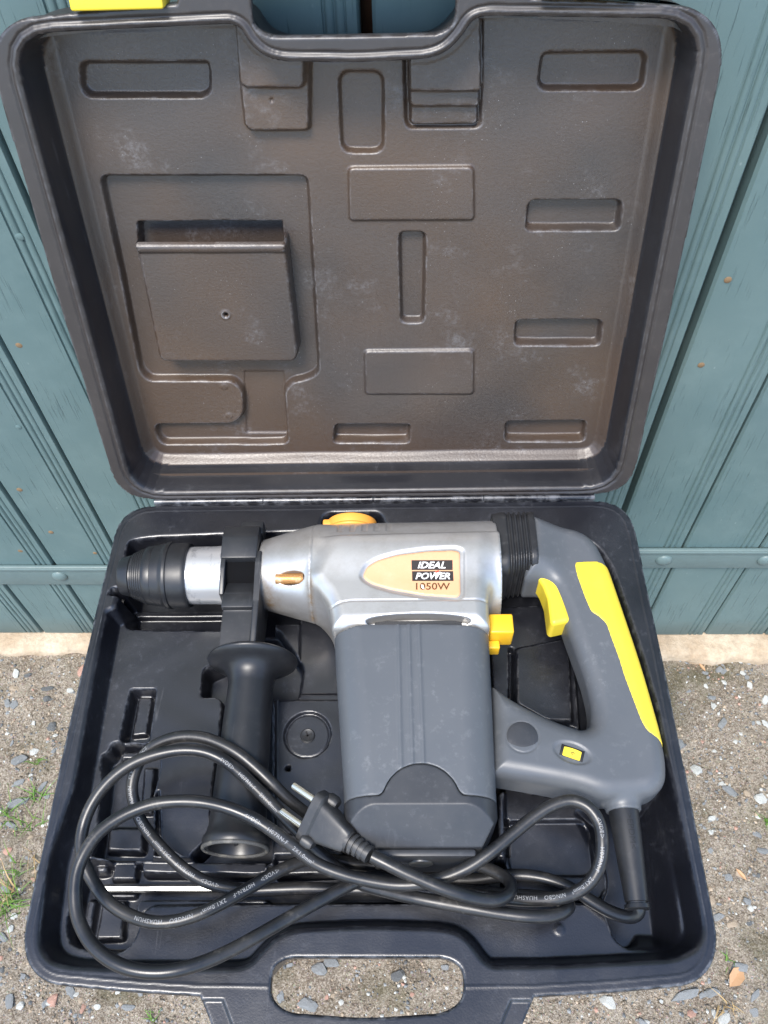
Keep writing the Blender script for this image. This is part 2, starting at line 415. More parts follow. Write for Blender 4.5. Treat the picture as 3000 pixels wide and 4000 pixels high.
def wood_paint():
    g = G_('teal_door_paint')
    gr = g.noise(38, 5, .6, g.co((1, 1, .045)), .4); cr = g.math('MULTIPLY', g.ramp(g.noise(480, 3, .6, g.co((1, 1, .03)), .2), (.33, 1), (.40, 0)), g.ramp(g.noise(7, 3), (.42, 0), (.55, 1)))
    bl = g.noise(4.5, 5, .6); bl2 = g.ramp(g.noise(26, 4, .6), (.5, 0), (.8, 1))
    c = g.mix(g.ramp(bl, (.3, 0), (.7, 1)), (.086, .145, .150), (.130, .190, .186))
    c = g.mix(g.math('MULTIPLY', gr, .22), c, (.075, .125, .135)); c = g.mix(g.math('MULTIPLY', bl2, .22), c, (.19, .27, .265))
    c = g.mix(g.math('MULTIPLY', cr, .35), c, (.018, .032, .037))
    sp = g.ramp(g.voro(90, g.co((1, 1, .6))), (0, 1), (.10, 0)); c = g.mix(g.math('MULTIPLY', g.math('MULTIPLY', sp, g.ramp(g.noise(9), (.5, 0), (.62, 1))), .5), c, (.36, .42, .40))
    g.set(c, g.math('ADD', g.math('MULTIPLY', bl, .2), .42), 0, .4)
    g.bump(gr, .12, .0012); g.bump(g.math('SUBTRACT', 1, cr), .5, .0012); g.bump(g.noise(700, 3), .15, .0004); return g.m
M_door = wood_paint()
M_strap = paint('teal_strap_paint', (.115, .168, .17), .45, .0, (.08, .115, .12), .5, .5, 25, .3)
M_knot = paint('bare_knot', (.20, .13, .07), .7, 0, (.11, .15, .14), .6, .3, 120)
M_gapshade = paint('gap_shade_brown', (.030, .014, .007), .8, 0, (.02, .012, .008), .8, .2, 60)  # dark brown with the shade of the door gaps put into the colour
def concrete():
    g = G_('door_sill_concrete'); n = g.noise(18, 8, .7); v = g.noise(120, 6, .7)
    c = g.mix(g.ramp(n, (.35, 0), (.65, 1)), (.36, .27, .18), (.52, .44, .33)); c = g.mix(g.math('MULTIPLY', g.ramp(v, (.45, 0), (.7, 1)), .5), c, (.22, .18, .13))
    g.set(c, .9, 0, .2); g.bump(v, .6, .004); g.bump(n, .6, .008); return g.m
M_sill = concrete()
def dirt():
    g = G_('packed_dirt')
    a = g.noise(5, 6, .65); b = g.noise(60, 6, .7); d = g.noise(420, 4, .7)
    c = g.mix(g.ramp(a, (.35, 0), (.65, 1)), (.205, .165, .120), (.32, .28, .215))
    c = g.mix(g.math('MULTIPLY', g.ramp(b, (.40, 0), (.62, 1)), .75), c, (.15, .112, .08))
    c = g.mix(g.math('MULTIPLY', g.ramp(d, (.46, 0), (.60, 1)), .75), c, (.52, .46, .38))
    e = g.noise(1100, 3, .75); c = g.mix(g.math('MULTIPLY', g.ramp(e, (.52, 0), (.66, 1)), .5), c, (.60, .53, .43)); c = g.mix(g.math('MULTIPLY', g.ramp(e, (.34, 1), (.46, 0)), .6), c, (.10, .078, .06))
    v = g.voro(260, None, 'Color'); vd = g.ramp(g.voro(260), (.16, 1), (.3, 0))
    c = g.mix(g.math('MULTIPLY', vd, .35), c, g.mix(.7, v, (.40, .36, .31), 'MIX'))
    d2 = g.noise(230, 4, .7); c = g.mix(g.math('MULTIPLY', g.ramp(d2, (.36, 1), (.46, 0)), .7), c, (.11, .085, .062)); c = g.mix(g.math('MULTIPLY', g.ramp(d2, (.56, 0), (.66, 1)), .5), c, (.50, .45, .37))
    moss = g.ramp(g.noise(7.3, 5, .6), (.53, 0), (.66, 1)); c = g.mix(g.math('MULTIPLY', moss, .55), c, (.075, .073, .028))
    g.set(c, .92, 0, .15); g.bump(e, .8, .0016); g.bump(d, .9, .003); g.bump(b, .8, .006); return g.m
M_dirt = dirt()
def stone(name, c1, c2):
    g = G_(name); g.set(g.mix(g.ramp(g.noise(70, 6, .7), (.35, 0), (.7, 1)), c1, c2), .85, 0, .25); g.bump(g.noise(180, 5, .7), .6, .003); return g.m
M_st = [stone('blue_grey_stone', (.17, .18, .185), (.30, .31, .305)), stone('pale_stone', (.40, .41, .38), (.60, .60, .56)),
        stone('dark_stone', (.09, .095, .10), (.18, .185, .18)), stone('tan_stone', (.30, .235, .165), (.46, .38, .29)), stone('pink_stone', (.36, .20, .15), (.5, .33, .26))]
M_grass = paint('grass_green', (.10, .20, .035), .6, 0, (.24, .26, .07), .5, .3, 50)
M_dry = paint('dry_straw', (.42, .30, .15), .8, 0, (.25, .16, .08), .5, .2, 60)
M_leaf = paint('dry_leaf', (.44, .27, .15), .7, 0, (.28, .15, .07), .6, .2, 60)
M_stool = paint('stool_pine', (.36, .24, .13), .6, 0, (.22, .13, .06), .6, .3, 12)

# ================================================================ ground, sill and doors
GX, GY = 60, 60
xs = np.concatenate([[-GX, -10, -3, -1.4], np.arange(-.7, .701, .0042), [1.4, 3, 10, GX]])
ys = np.concatenate([[-GY, -10, -3, -1.5], np.arange(-.66, .021, .0042), [.5, 3, 20]])
gx, gy = np.meshgrid(xs, ys, indexing='ij')
def wav(x, y):
    h = np.zeros_like(x)
    r2 = np.random.default_rng(3)
    for k in range(26):
        f = r2.uniform(8, 150); a = r2.uniform(0, 6.28); h += np.sin(f*(x*np.cos(a)+y*np.sin(a))+r2.uniform(0, 6.28))*.055/(f+14)
    return h
def lump(shape, cell, seed):
    r3 = np.random.default_rng(seed); a = r3.normal(0, 1, (shape[0]//cell+3, shape[1]//cell+3))
    i = np.arange(shape[0])/cell; j = np.arange(shape[1])/cell; i0 = i.astype(int); j0 = j.astype(int); u_ = sstep(i-i0)[:, None]; v_ = sstep(j-j0)[None]
    return (a[i0][:, j0]*(1-u_)*(1-v_)+a[i0+1][:, j0]*u_*(1-v_)+a[i0][:, j0+1]*(1-u_)*v_+a[i0+1][:, j0+1]*u_*v_)
crumb = .0005*lump(gx.shape, 1, 1)+.0007*lump(gx.shape, 3, 2)+.0010*lump(gx.shape, 8, 3)
near = (np.abs(gx) < .95) & (gy > -1.1)
gz = np.where(near, wav(gx, gy)+crumb, 0)*np.where(gy > -.004, 0, 1)-.004
nx_, ny_ = gx.shape; idx = np.arange(nx_*ny_).reshape(nx_, ny_)
q = np.stack([idx[:-1, :-1], idx[1:, :-1], idx[1:, 1:], idx[:-1, 1:]], -1).reshape(-1, 4)
ground = mesh('ground', np.stack([gx, gy, gz], -1).reshape(-1, 3), q, M_dirt, sc=1)
tag(ground, 'packed brown dirt ground strewn with gravel', None, None, 'structure')
def gh(x, y): return float(wav(np.array([x]), np.array([y]))[0]-.004)
# concrete threshold with a chipped front edge
n = 170; sx = np.linspace(-.985, .985, n); prof = [(-.0, -.05), (-.0, .004), (.004, .0085), (.02, .0105), (.14, .011)]
sv = []
for i, x in enumerate(sx):
    wob = .0009*math.sin(x*37)+.0012*math.sin(x*91+1)+.0014*random.uniform(-1, 1)
    for k, (py, pz) in enumerate(prof):
        sv.append((x, -.020+py+wob*(1.6 if k < 3 else 0)-(.006 if x > 0 else .0), pz+(wob*.8 if 0 < k < 3 else 0)))
k = len(prof); sf = np.array([(i*k+j, (i+1)*k+j, (i+1)*k+j+1, i*k+j+1) for i in range(n-1) for j in range(k-1)])
sill = mesh('door_sill', sv, sf, M_sill, sc=1); tag(sill, 'beige concrete threshold under the doors', None, None, 'structure')

def plank(x0, x1, z0, z1, door, yo):
    """tongue and groove board whose right edge carries a double bead"""
    w_ = x1-x0; P = [(0, .022), (0, .0025), (.0025, 0)]
    b = w_-.024
    for q in np.linspace(.0028, b, 3): P.append((q, 0))
    def arc(c, r, h): return [(c+r*math.cos(a), -h*math.sin(a)+.0014) for a in np.linspace(math.pi, 0, 7)]
    P += [(b+.0008, .0017), (b+.0018, .0017)]+arc(b+.0048, .0028, .0016)+[(b+.0080, .0018), (b+.0088, .0018)]+arc(b+.0118, .0028, .0016)+[(b+.0150, .0014), (b+.0160, .0003), (w_-.0018, .0), (w_-.0003, .0022), (w_-.0003, .022)]
    zs = [z0, z0+.002]+list(np.linspace(z0+.05, z1, 5))
    v = []; k = len(P)
    for i, z in enumerate(zs):
        for px, py in P: v.append((x0+px, yo+py+(.0015 if i == 0 else 0), z))
    f = [(i*k+j, (i+1)*k+j, (i+1)*k+j+1, i*k+j+1)[::-1] for i in range(len(zs)-1) for j in range(k-1)]
    f.append(tuple(range(k)))
    o = mesh('plank', v, f, M_door, door, sc=1); flatish(o, 40)
    me = o.data
    if me.polygons[0].normal.y > 0 or True:
        bm = bmesh.new(); bm.from_mesh(me); bmesh.ops.recalc_face_normals(bm, faces=bm.faces)
        s = sum(fc.normal.y*fc.calc_area() for fc in bm.faces)
        if s > 0: bmesh.ops.reverse_faces(bm, faces=bm.faces)
        bm.to_mesh(me); bm.free()
    return o
ZB, ZT = .0139, 1.7
def door(label, cuts, zstrap, bolts, knots, yo):
    kx_ = lambda x: .0157+(x-.0157)*1.0145
    kz_ = lambda z: 1.1404+(z-1.1404)*1.0145
    slit = kx_(.266); cuts = [kx_(x) for x in cuts]; zstrap = [kz_(z) for z in zstrap]
    bolts = [(kx_(x), kz_(z)) for x, z in bolts]; knots = [(kx_(x), kz_(z), r_, m_) for x, z, r_, m_ in knots]
    d = empty('wooden_door', (cuts[0], yo, ZB)); inv = Vector((-cuts[0], -yo, -ZB))
    ob = []
    for i, (a, b) in enumerate(zip(cuts[:-1], cuts[1:])):
        gap = .0065 if abs(b-slit) < .001 else .0016
        o = plank(a+.0008, b-gap, ZB+random.uniform(-.001, .001), ZT, d, yo+random.uniform(-.0006, .0006)); ob.append(o)
    x0, x1 = cuts[0]+.002, cuts[-1]-.004
    back = box('gap_shade_backing', x0+.004, x1+(.010 if x1 < .1 else -.01), yo+.0235, yo+.04, ZB+.01, ZT, M_gapshade, d, 0, sc=1); ob.append(back)  # added dark sheet standing for the unlit space behind the gaps
    st = box('strap', x0+.004, x1-.002, yo-.0062, yo-.0005, zstrap[0], zstrap[1], M_strap, d, .002, 3, sc=1); ob.append(st)
    lip = box('strap_lip', x0+.004, x1-.002, yo-.0085, yo-.0064, zstrap[1]-.005, zstrap[1]+.0008, M_strap, d, .0008, 2, sc=1); ob.append(lip)
    for bx, bz in bolts:
        o = lathe('bolt', [(0, 10.2), (.8, 10.2), (2.4, 9), (3.8, 6.4), (4.6, 3), (4.8, .2)], (bx*1000, (yo-.0062)*1000, bz*1000), (0, -1, 0), M_strap, d, 28); ob.append(o)
    for kx, kz, kr, mt in knots:
        o = lathe('nail_head', [(-1, kr), (.1, kr), (.5, kr*.75), (.65, .2)], (kx*1000, yo*1000, kz*1000), (0, -1, 0), mt, d, 14); ob.append(o)
    for o in ob: o.location += inv
    tag(d, label, 'door', 'teal plank doors'); return d
door('teal plank door carrying a lower steel strap, left of the dark centre gap', [-.958, -.872, -.786, -.70, -.616, -.530, -.444, -.354, -.2745, -.187, -.101, -.0138], (.184, .2275), [(-.4417, .208), (-.31, .208)],
     [(-.2938, .7285, 3.6, M_door), (-.3398, .6118, 3.2, M_knot), (-.3847, .498, 3.2, M_door), (-.4259, .3898, 3.4, M_knot), (-.4212, .3022, 3.2, M_knot), (-.4755, .2597, 3.5, M_knot), (-.382, .2543, 2.6, M_knot)], .008)
door('teal plank door with a wide dark slit between boards, right of the centre gap', [-.0082, .083, .174, .266, .351, .444, .53, .616, .70, .786, .872, .958], (.2285, .2695), [(.3307, .249), (.4548, .249)],
     [(.2775, .679, 3.2, M_knot), (.2835, .581, 3.2, M_knot)], .008)

# ================================================================ stool under the case
OX, OY, OZ, PSI = -.01570, -.13511, .55383, .012561
def stool():
    t = empty('wooden_stool', (OX+.0, OY-.165, 0), PSI)
    box('seat', -140, 140, -105, 105, 468, 493.6, M_stool, t, 4)
    for sx_ in (-1, 1):
        for sy_ in (-1, 1):
            bm = bmesh.new(); bmesh.ops.create_cube(bm, size=1)
            for q in bm.verts:
                top = q.co.z > 0
                q.co = Vector((sx_*(112 if top else 116)+q.co.x*34, sy_*(78 if top else 82)+q.co.y*34, 468 if top else -6))*.001
            bmesh.ops.bevel(bm, geom=bm.edges[:], offset=.003, segments=2, affect='EDGES'); flatish(from_bm('leg', bm, M_stool, t))
    for sy_ in (-1, 1): box('stretcher', -100, 100, sy_*80-9, sy_*80+9, 180, 210, M_stool, t, 2)
    for sx_ in (-1, 1): box('stretcher', sx_*114-9, sx_*114+9, -66, 66, 220, 250, M_stool, t, 2)
    tag(t, 'low pine stool standing under the black tool case', 'stool')
stool()

# ================================================================ tool case
case = empty('tool_case', (OX, OY, OZ), PSI)
tag(case, 'open black plastic power tool case leaning its lid on teal doors', 'tool case')
HR = .85
def body_outline(s, y0, y1, hole):
    """s=-1 base (towards the viewer), +1 lid (upwards); returns sdf of the rim with its carrying handle"""
    body = []
    bow = [(-199, 364), (-150, 367.5), (-101, 370), (0, 371), (104, 370), (150, 367), (199, 363.5)]
    P = [(-220.5, y0), (220.5, y0), (220.5, y1-2)]+[(x, y) for x, y in bow[::-1]]+[(-220.5, y1-2)]
    rr = [32, 32, 40]+[12]*7+[40]
    P = [(-219.5, y0), (219.5, y0), (221, 200), (220.3, 338), (213, 354), (199, 363.5), (150, 367.5), (101, 370), (0, 371), (-101, 370), (-150, 367.5), (-199, 363.5), (-213, 354), (-220.3, 338), (-221.5, 200)]
    P = roundpoly(P, [33, 33, 30, 16, 14, 14, 14, 6, 30, 6, 14, 14, 14, 16, 30], 6)
    Hd = roundpoly([(-104, 350), (104, 350), (103, 369), (93, 386), (86, 401), (60, 409), (-60, 409), (-86, 401), (-93, 386), (-103, 369)], [1, 1, 4, 8, 16, 20, 20, 16, 8, 4])
    Ho = roundpoly(hole, 14, 6)
    fl = lambda A: np.stack([A[:, 0], A[:, 1]*s if s < 0 else np.where(A[:, 1] > 300, A[:, 1]*1.009-A[:, 0]*.007, A[:, 1])], 1)
    P, Hd, Ho = fl(P), fl(Hd), fl(Ho)
    def f(X, Y):
        a = np.minimum(psdf(P, X, Y), psdf(Hd, X, Y)); return np.maximum(a, -psdf(Ho, X, Y))
    def body_only(X, Y): return psdf(P, X, Y)
    return f, body_only, P
hole_b = [(-50, 349), (50, 349), (59.5, 354), (59.8, 371), (48, 378.5), (0, 381.5), (-48, 378.5), (-59, 371), (-59, 354)]
def shell(name, F, f, fbd, cav, mt, depth, sgn):
    V, Q, be, N = sheet(F, f, HR)
    V, Q = skirt(V, Q, be, N, [(0, -7.5), (-1.2, -9), (-2.2, -20)])
    if sgn < 0: pass
    # flat underside of the rim and handle, coarse
    C2 = Field(-226, 226, F.ys[0], F.ys[-1], 4.0)
    V2, Q2, b2, n2 = sheet(C2, lambda X, Y: np.maximum(f(X, Y)+2.2, -fbd(X, Y)-13), 4.0); V2[:, 2] = -20
    Q = np.concatenate([Q, Q2[:, ::-1]+len(V)]); V = np.concatenate([V, V2])
    # lower body: follows the tray outline a few millimetres outside it
    V3, Q3, b3, n3 = sheet(Field(-226, 226, F.ys[0], F.ys[-1], 4.0), lambda X, Y: psdf(cav, X, Y)-3.5, 4.0); V3[:, 2] = -depth-(12*sstep((310-V3[:, 1])/80) if sgn > 0 else 0)
    V3, Q3 = skirt(V3, Q3, b3, n3, [(2.5, -depth+2), (3.0, -depth+8), (4.0, -12)])
    Q = np.concatenate([Q, Q3[:, ::-1]+len(V)]); V = np.concatenate([V, V3])
    return mesh(name, V, Q, mt, case)

# ---- lower half: a height field of rim, tray and pockets (mm, rim = 0)
fb, fbody, PB = body_outline(-1, 0, 366, hole_b)
F = Field(-226, 226, -412, 4, HR)
D0 = fb(F.X, F.Y); s = -D0
F.H = -np.where(s < 1.6, 1.6-np.sqrt(np.clip(1.6**2-(1.6-np.clip(s, 0, 1.6))**2, 0, None)), 0)
body = fbody(F.X, F.Y)
F.bead(-body, 5.6, .7, .35)
CAV = roundpoly([(-205.8, -36.5), (-186.3, -33), (-119.6, -30.6), (-64.7, -29), (-45.2, -26.9), (-43.1, -13.1), (-37.3, -9.8), (3.6, -9.4), (8.8, -14.8), (12, -24.8), (95.8, -22.6), (131, -22.1), (159.1, -30.9), (184.4, -43.7), (194, -63), (199.1, -94.8), (205.5, -142.9), (209.7, -187.1), (210, -221.3), (211.5, -250.3), (212.4, -289.4), (212.9, -320.2), (212.4, -333.5), (206.5, -343.4), (191.6, -349.6), (117, -353), (77.5, -353.5), (72.1, -349.7), (64, -338.9), (56.4, -334.1), (44.7, -332), (2, -331), (-45.2, -332.6), (-56.2, -335.5), (-65, -343.4), (-72.7, -352), (-80, -354.5), (-142.4, -355.1), (-175.2, -354.6), (-187.1, -353.9), (-199.4, -351.1), (-207.3, -344.1), (-210.7, -333.7), (-215, -288.8), (-208.4, -241.6), (-211.1, -167.8), (-212.6, -102.5), (-206.7, -100), (-206.5, -83)], 9, 5)
dc = psdf(CAV, F.X, F.Y)
F.H += -1.3*sstep((2.6-dc)/3.2)*(dc < 6)*(s > 2)          # soft roll into the tray
F.to(CAV, -20, 6.5)
def carve(P, z, wd=2.6, r=3.5, **k): F.to(P, z, wd, r, **k)
# drill bed
carve([(-207.4, -35.8), (-186.6, -32.8), (-119.8, -30.4), (-64.9, -28.8), (-45.3, -26.7), (-43.2, -12.9), (-37.4, -9.6), (3.6, -9.2), (8.8, -14.6), (12, -24.6), (95.9, -22.4), (131.1, -21.9), (159.3, -30.7), (184.6, -43.5), (194.3, -62.9), (199.4, -94.7), (205.8, -142.8), (210, -187.1), (209.3, -219.3), (204.8, -243.7), (159.4, -257.7), (92.9, -240.1), (89.2, -289), (-18.7, -288.8), (-24.7, -112.8), (-109.1, -112), (-200.6, -110.3), (-206.1, -97), (-206.9, -82.5)], -46, 7, 6)
carve([(-83.4, -98.1), (-17, -98.8), (-15.1, -172.3), (-72.1, -172), (-78.5, -158.7)], -31, 2.5, 4)
# panels on the bed
carve([(-62.1, -93.1), (-27.4, -93.4), (-25, -162.5), (-57.7, -162.3)], -33.5, 1.6, 2)
carve([(94.2, -81.6), (167.7, -77.9), (160.9, -193.3), (92.9, -167.1)], -36, 3, 5)
carve([(114.6, -122), (160.3, -112.9), (154.9, -186), (133.1, -185.9), (110.5, -170.9)], -31, 2.5, 4)
carve([(110, -120.1), (114.5, -120.2), (110.5, -167.7), (106.4, -164.7)], -44, 1.5, 2)
carve([(-212.5, -81.1), (-117.2, -81.2), (-116.4, -89.1), (-214.2, -89.1)], -41, 2, 3)
# side handle bed with the wide notch for its guard
carve([(-112.4, -105.5), (-77.2, -104.5), (-54.4, -139.4), (-56.4, -166.4), (-75.9, -168.6), (-66.1, -290), (-117.3, -290), (-126.4, -284.8), (-118.1, -276.9), (-112.9, -268.9), (-113.8, -261.9), (-115.5, -228.6), (-114.4, -198), (-116, -169), (-130.7, -168.6), (-132.9, -165.9), (-133.6, -143.9), (-119, -136.9), (-110.8, -126.9)], -45, 3, 5)
# round-boss platform
carve([(-76, -166.9), (-20.9, -167.2), (-15.4, -271.3), (-68.3, -271.2)], -25, 2.5, 3)
cx_, cy_ = [(-48.4, -196.6)][0]
ring = [(cx_+18.2*math.cos(a), cy_+18.2*math.sin(a)) for a in np.linspace(0, 2*math.pi, 48, endpoint=False)]
F.to(ring, -29, 1.4); ring2 = [(cx_+17.0*math.cos(a), cy_+17.0*math.sin(a)) for a in np.linspace(0, 2*math.pi, 48, endpoint=False)]
F.to(ring2, -27.6, 1.0)
hx_, hy_ = [(-61.3, -222.1)][0]
F.to([(hx_+2.0*math.cos(a), hy_+2.0*math.sin(a)) for a in np.linspace(0, 2*math.pi, 16, endpoint=False)], -36, .9)
# slot, broken pocket and lower left compartments
carve([(-188.3, -160.6), (-167.6, -160.7), (-166.6, -182.5), (-166.3, -203.4), (-189.1, -203.3), (-189.1, -182.4)], -36, 2.6, 3)
carve([(-184.9, -162.1), (-172.4, -162.2), (-171.4, -194.5), (-184.8, -195.9)], -31, 2, 2)
carve([(-187.5, -202.3), (-194.6, -203.7), (-196, -210.7), (-200.5, -212.8), (-200.8, -219.7), (-196.7, -229.9), (-194.5, -262.7), (-193.7, -284.4), (-179, -286.9), (-150, -286.3), (-153.2, -264.7), (-156.7, -243.1), (-154.4, -226), (-157.8, -204.6)], -41, 2.6, 3)
carve([(-190.3, -205.3), (-175.3, -205.3), (-176.1, -213.2), (-190.9, -213.1)], -33, 2, 2)
carve([(-172.5, -216.7), (-162.6, -216.8), (-159.7, -252.2), (-169.9, -252.1)], -35, 2, 2)
carve([(-191.2, -260.3), (-162.4, -260.3), (-160.4, -280.4), (-189.1, -279.4)], -33, 3, 4)
carve([(-157, -243.4), (-153, -236.8), (-144.8, -278.4), (-127.6, -285.1), (-150.3, -284.5)], -34, 5, 4)
# rod channel across the front and what stands in it
carve([(-195.5, -285), (-150.2, -285.1), (-126.3, -285.4), (-116.5, -283.9), (-66.1, -290), (-20.1, -284.7), (91.2, -284.9), (156.9, -299.7), (154.8, -314.9), (-144.9, -315.4), (-151.9, -320.2), (-152, -330.8), (-155.1, -339.1), (-161.2, -344.5), (-180.3, -343.4), (-193, -341.3), (-198.7, -336.4), (-201.7, -325.3), (-201.8, -300.9)], -42, 4, 5)
carve([(-183, -283.9), (-164.2, -283.9), (-162.7, -297.9), (-182.3, -297.9)], -35, 2.2, 3)
carve([(-161.7, -284.8), (-70.2, -284.9), (-69.3, -295.2), (-76.6, -296.4), (-159.9, -295.1)], -28, 2.4, 4)
carve([(-67.4, -283.1), (-20.9, -282.5), (-20.5, -295.5), (-66.3, -296.4)], -30, 2.4, 3)
carve([(-195.2, -285.9), (-183.4, -286), (-183.2, -293.9), (-194.1, -294.5)], -32, 3, 5)
carve([(-186.2, -309.2), (-168.4, -309.2), (-165.7, -334.8), (-185.4, -335.4)], -34.5, 2, 2.5)
carve([(-196.3, -308.9), (-188.5, -308.9), (-188.1, -333.1), (-196.3, -333.1)], -34.5, 2, 2.5)
carve([(-186.3, -303.8), (-161, -303.8), (-162.7, -308.9), (-186.3, -308.9)], -38, 2, 2)
carve([(-160.6, -315.8), (-157.3, -309.5), (-147.8, -309.2), (-70.2, -309.2), (-65, -314.7), (-146.3, -316.4), (-153.4, -321), (-154.2, -327.2)], -27, 2, 3)
# right hand deck, its shallow pad, and the deep cable pocket
carve([(96.2, -231.4), (169.8, -246.5), (168.6, -297.8), (156.9, -312.9), (90, -312.9)], -33, 3, 3)
carve([(97.4, -257.5), (153.1, -256.4), (157, -261.8), (156.8, -291.2), (150.4, -295.7), (97.9, -295.7), (95.5, -282)], -37.5, 2, 5)
carve([(94.2, -256.9), (99.5, -256.2), (98.7, -282.6), (92.2, -282.6)], -45, 2, 3)
carve([(144.6, -249.2), (207.6, -239.7), (206.6, -268), (205.4, -305.5), (204.8, -326.9), (204.3, -335.3), (200.6, -340.9), (193.9, -343.3), (168, -342.3), (162.8, -339.6), (158.3, -334.2), (156.5, -323.8), (153.5, -314.9), (163.8, -299.7)], -46, 13, 7)
carve([(161.9, -244.2), (181.5, -244.2), (183.5, -299.6), (185.1, -313.9), (183.3, -327.3), (181.1, -333.3), (176.4, -339.8), (168.3, -341.6), (163.4, -339.2), (158.8, -333.8), (157, -323.7), (154.1, -314.7), (163.4, -299.5)], -46, 3.0, 6)
# small moulded buttons and dents
for bx, by in [(113.2, -317.4), (124.9, -330.2)]: F.to([(bx+4*math.cos(a), by+4*math.sin(a)) for a in np.linspace(0, 6.283, 20, endpoint=False)], -19.5, 1.5)
F.H += np.where((F.H < -12), .25*np.sin(F.X*.11+np.sin(F.Y*.07)*2)*np.sin(F.Y*.09), 0)
F.H += .22*np.sin(F.X*.021+1)+.18*np.sin(F.Y*.027)
# step on the handle grip
for sg in (-1, 1): F.add([(sg*88, -372), (sg*106, -372), (sg*106, -412), (sg*66, -412)], -2.2, 1.2)
base = shell('base_shell', F, fb, fbody, CAV, M_base, 60, -1)
base['label'] = 'blue-black lower half with moulded tray'
# boss screw
sc_ = lathe('boss_screw', [(-1, 5.6), (.7, 5.6), (1.2, 4.9), (.8, 3.6), (.5, .1)], (cx_, cy_, -27.5), (0, 0, 1), M_clamp, base, 28)
for a in (.4, .4+math.pi/2):
    c_, s_ = math.cos(a)*3.4, math.sin(a)*3.4; n_ = (-math.sin(a)*.7, math.cos(a)*.7)
    v = [(cx_+sx_*c_+sy_*n_[0], cy_+sx_*s_+sy_*n_[1], z) for z in (-27.2, -26.55) for sx_, sy_ in ((-1, -1), (1, -1), (1, 1), (-1, 1))]
    mesh('screw_slot', v, [(0, 1, 2, 3), (4, 5, 6, 7), (0, 1, 5, 4), (1, 2, 6, 5), (2, 3, 7, 6), (3, 0, 4, 7)], M_black, base, False)

# ---- lid: same outline upwards, cavity behind the rim (lid-local, rim = 0, cavity negative)
fl_, flb, PL = body_outline(1, 6, 366, [(x, y+3.4) for x, y in hole_b])
F = Field(-226, 226, 2, 414, HR)
D0 = fl_(F.X, F.Y); s = -D0; body = flb(F.X, F.Y)
F.H = -np.where(s < 1.6, 1.6-np.sqrt(np.clip(1.6**2-(1.6-np.clip(s, 0, 1.6))**2, 0, None)), 0)
CL = roundpoly([(-205, 14.5), (204.5, 14.5), (205, 200), (205, 360)]+[(77.7, 364.3), (69.4, 362.6), (64.3, 354.7), (55.3, 346.1), (44.3, 342.6), (2, 341.5), (-43.7, 343), (-54.2, 346), (-61.8, 352.3), (-66.7, 361.4), (-72.1, 363.6)]+[(-205, 361)], [27, 27, 30, 27]+[7]*11+[27], 6)
dl = psdf(CL, F.X, F.Y)
F.bead(dl, 5.2, 1.0, -1.1); F.bead(dl, 2.4, 1.3, .9)
F.to(CL, -33, 3.4)
CH = roundpoly([(-202, 17), (201.5, 17), (202, 200), (202, 385), (-202, 385)], [22, 22, 30, 5, 5], 6)
Fm = F.H.copy(); F.to(CH, -41, 8.5); F.H = np.where(dl < -2.0, F.H, Fm)
TW = roundpoly([(-201.5, 200), (201.5, 200), (202, 357)]+[(78.3, 363.2), (70, 361.2), (64.7, 353.2), (55.9, 344.8), (44.8, 341.3), (1.9, 340.3), (-44.4, 341.8), (-55.2, 344.8), (-62.8, 351.1), (-67.7, 360.2), (-72.5, 362.4)]+[(-202, 358)], [3, 3, 24]+[7]*11+[24], 6)
F.H = np.minimum(F.H, np.where(psdf(TW, F.X, F.Y) < -1.5, F.H, F.H))
FLO = -41.0
def rc(P, dz, r=6, wd=3.2): F.to(P, FLO+(dz*1.1 if max(q[1] for q in P) > 300 else dz*1.6), min(wd, 2.6), r)
# large recessed panel, with its neck and foot
rc([(-185.6, 266.6), (-37.5, 263.6), (-38.9, 191), (-41, 104.6), (-52.2, 97.8), (-64.8, 95.4), (-71.3, 87.9), (-73.4, 33.6), (-100, 33.1), (-124.3, 34.5), (-185.7, 34.4), (-189.7, 45.4), (-188.1, 57.4), (-119.1, 57.2), (-110.4, 65.6), (-107.6, 86.2), (-113.5, 97.1), (-184.7, 99.2), (-190.5, 108.5), (-187, 197.5)], -5.0, 7, 3.4)
rc([(-106.1, 103.6), (-71.3, 103), (-74.1, 39.6), (-112.1, 40.2)], -5.8, 2, 1.6)
rc([(-180.7, 338.2), (-96.7, 336.4), (-95.4, 331.2), (-97.5, 317.5), (-103.3, 313.9), (-180.4, 315.6), (-184.3, 322.1)], -7, 6, 5)
rc([(-14.1, 329.5), (17.5, 328.8), (16.3, 276.4), (-14.7, 277.1)], -5.5, 9, 3.5)
rc([(117.1, 337.4), (183.1, 336.5), (186.3, 331.9), (186.8, 315.6), (182.2, 312.4), (120, 313.7), (116.2, 318.5)], -6.5, 6, 4)
rc([(117, 243.1), (185.3, 242.1), (186.3, 218.6), (116.3, 220)], -6, 6, 4)
rc([(24.2, 222.1), (45.5, 221.7), (44.7, 147.7), (25, 148)], -5, 6, 3)
rc([(114.9, 150), (184.3, 149.1), (185.5, 125.2), (115.6, 126.5)], -6, 6, 4)
rc([(113.5, 55.3), (184.1, 55.1), (185.1, 31.9), (114.6, 33.1)], -6.5, 6, 4)
rc([(-32.6, 54.8), (33.9, 53.7), (32.6, 32.9), (-35.5, 34)], -6.5, 5, 4)
F.to([(-10.7, 269.3), (78.5, 268.1), (80.6, 228.8), (-11.7, 230)], FLO+2.6, 2.2, 5)
F.to([(-5.1, 126.4), (85, 125.7), (86.6, 82.3), (-5.6, 83.4)], FLO+2.4, 2.2, 5)
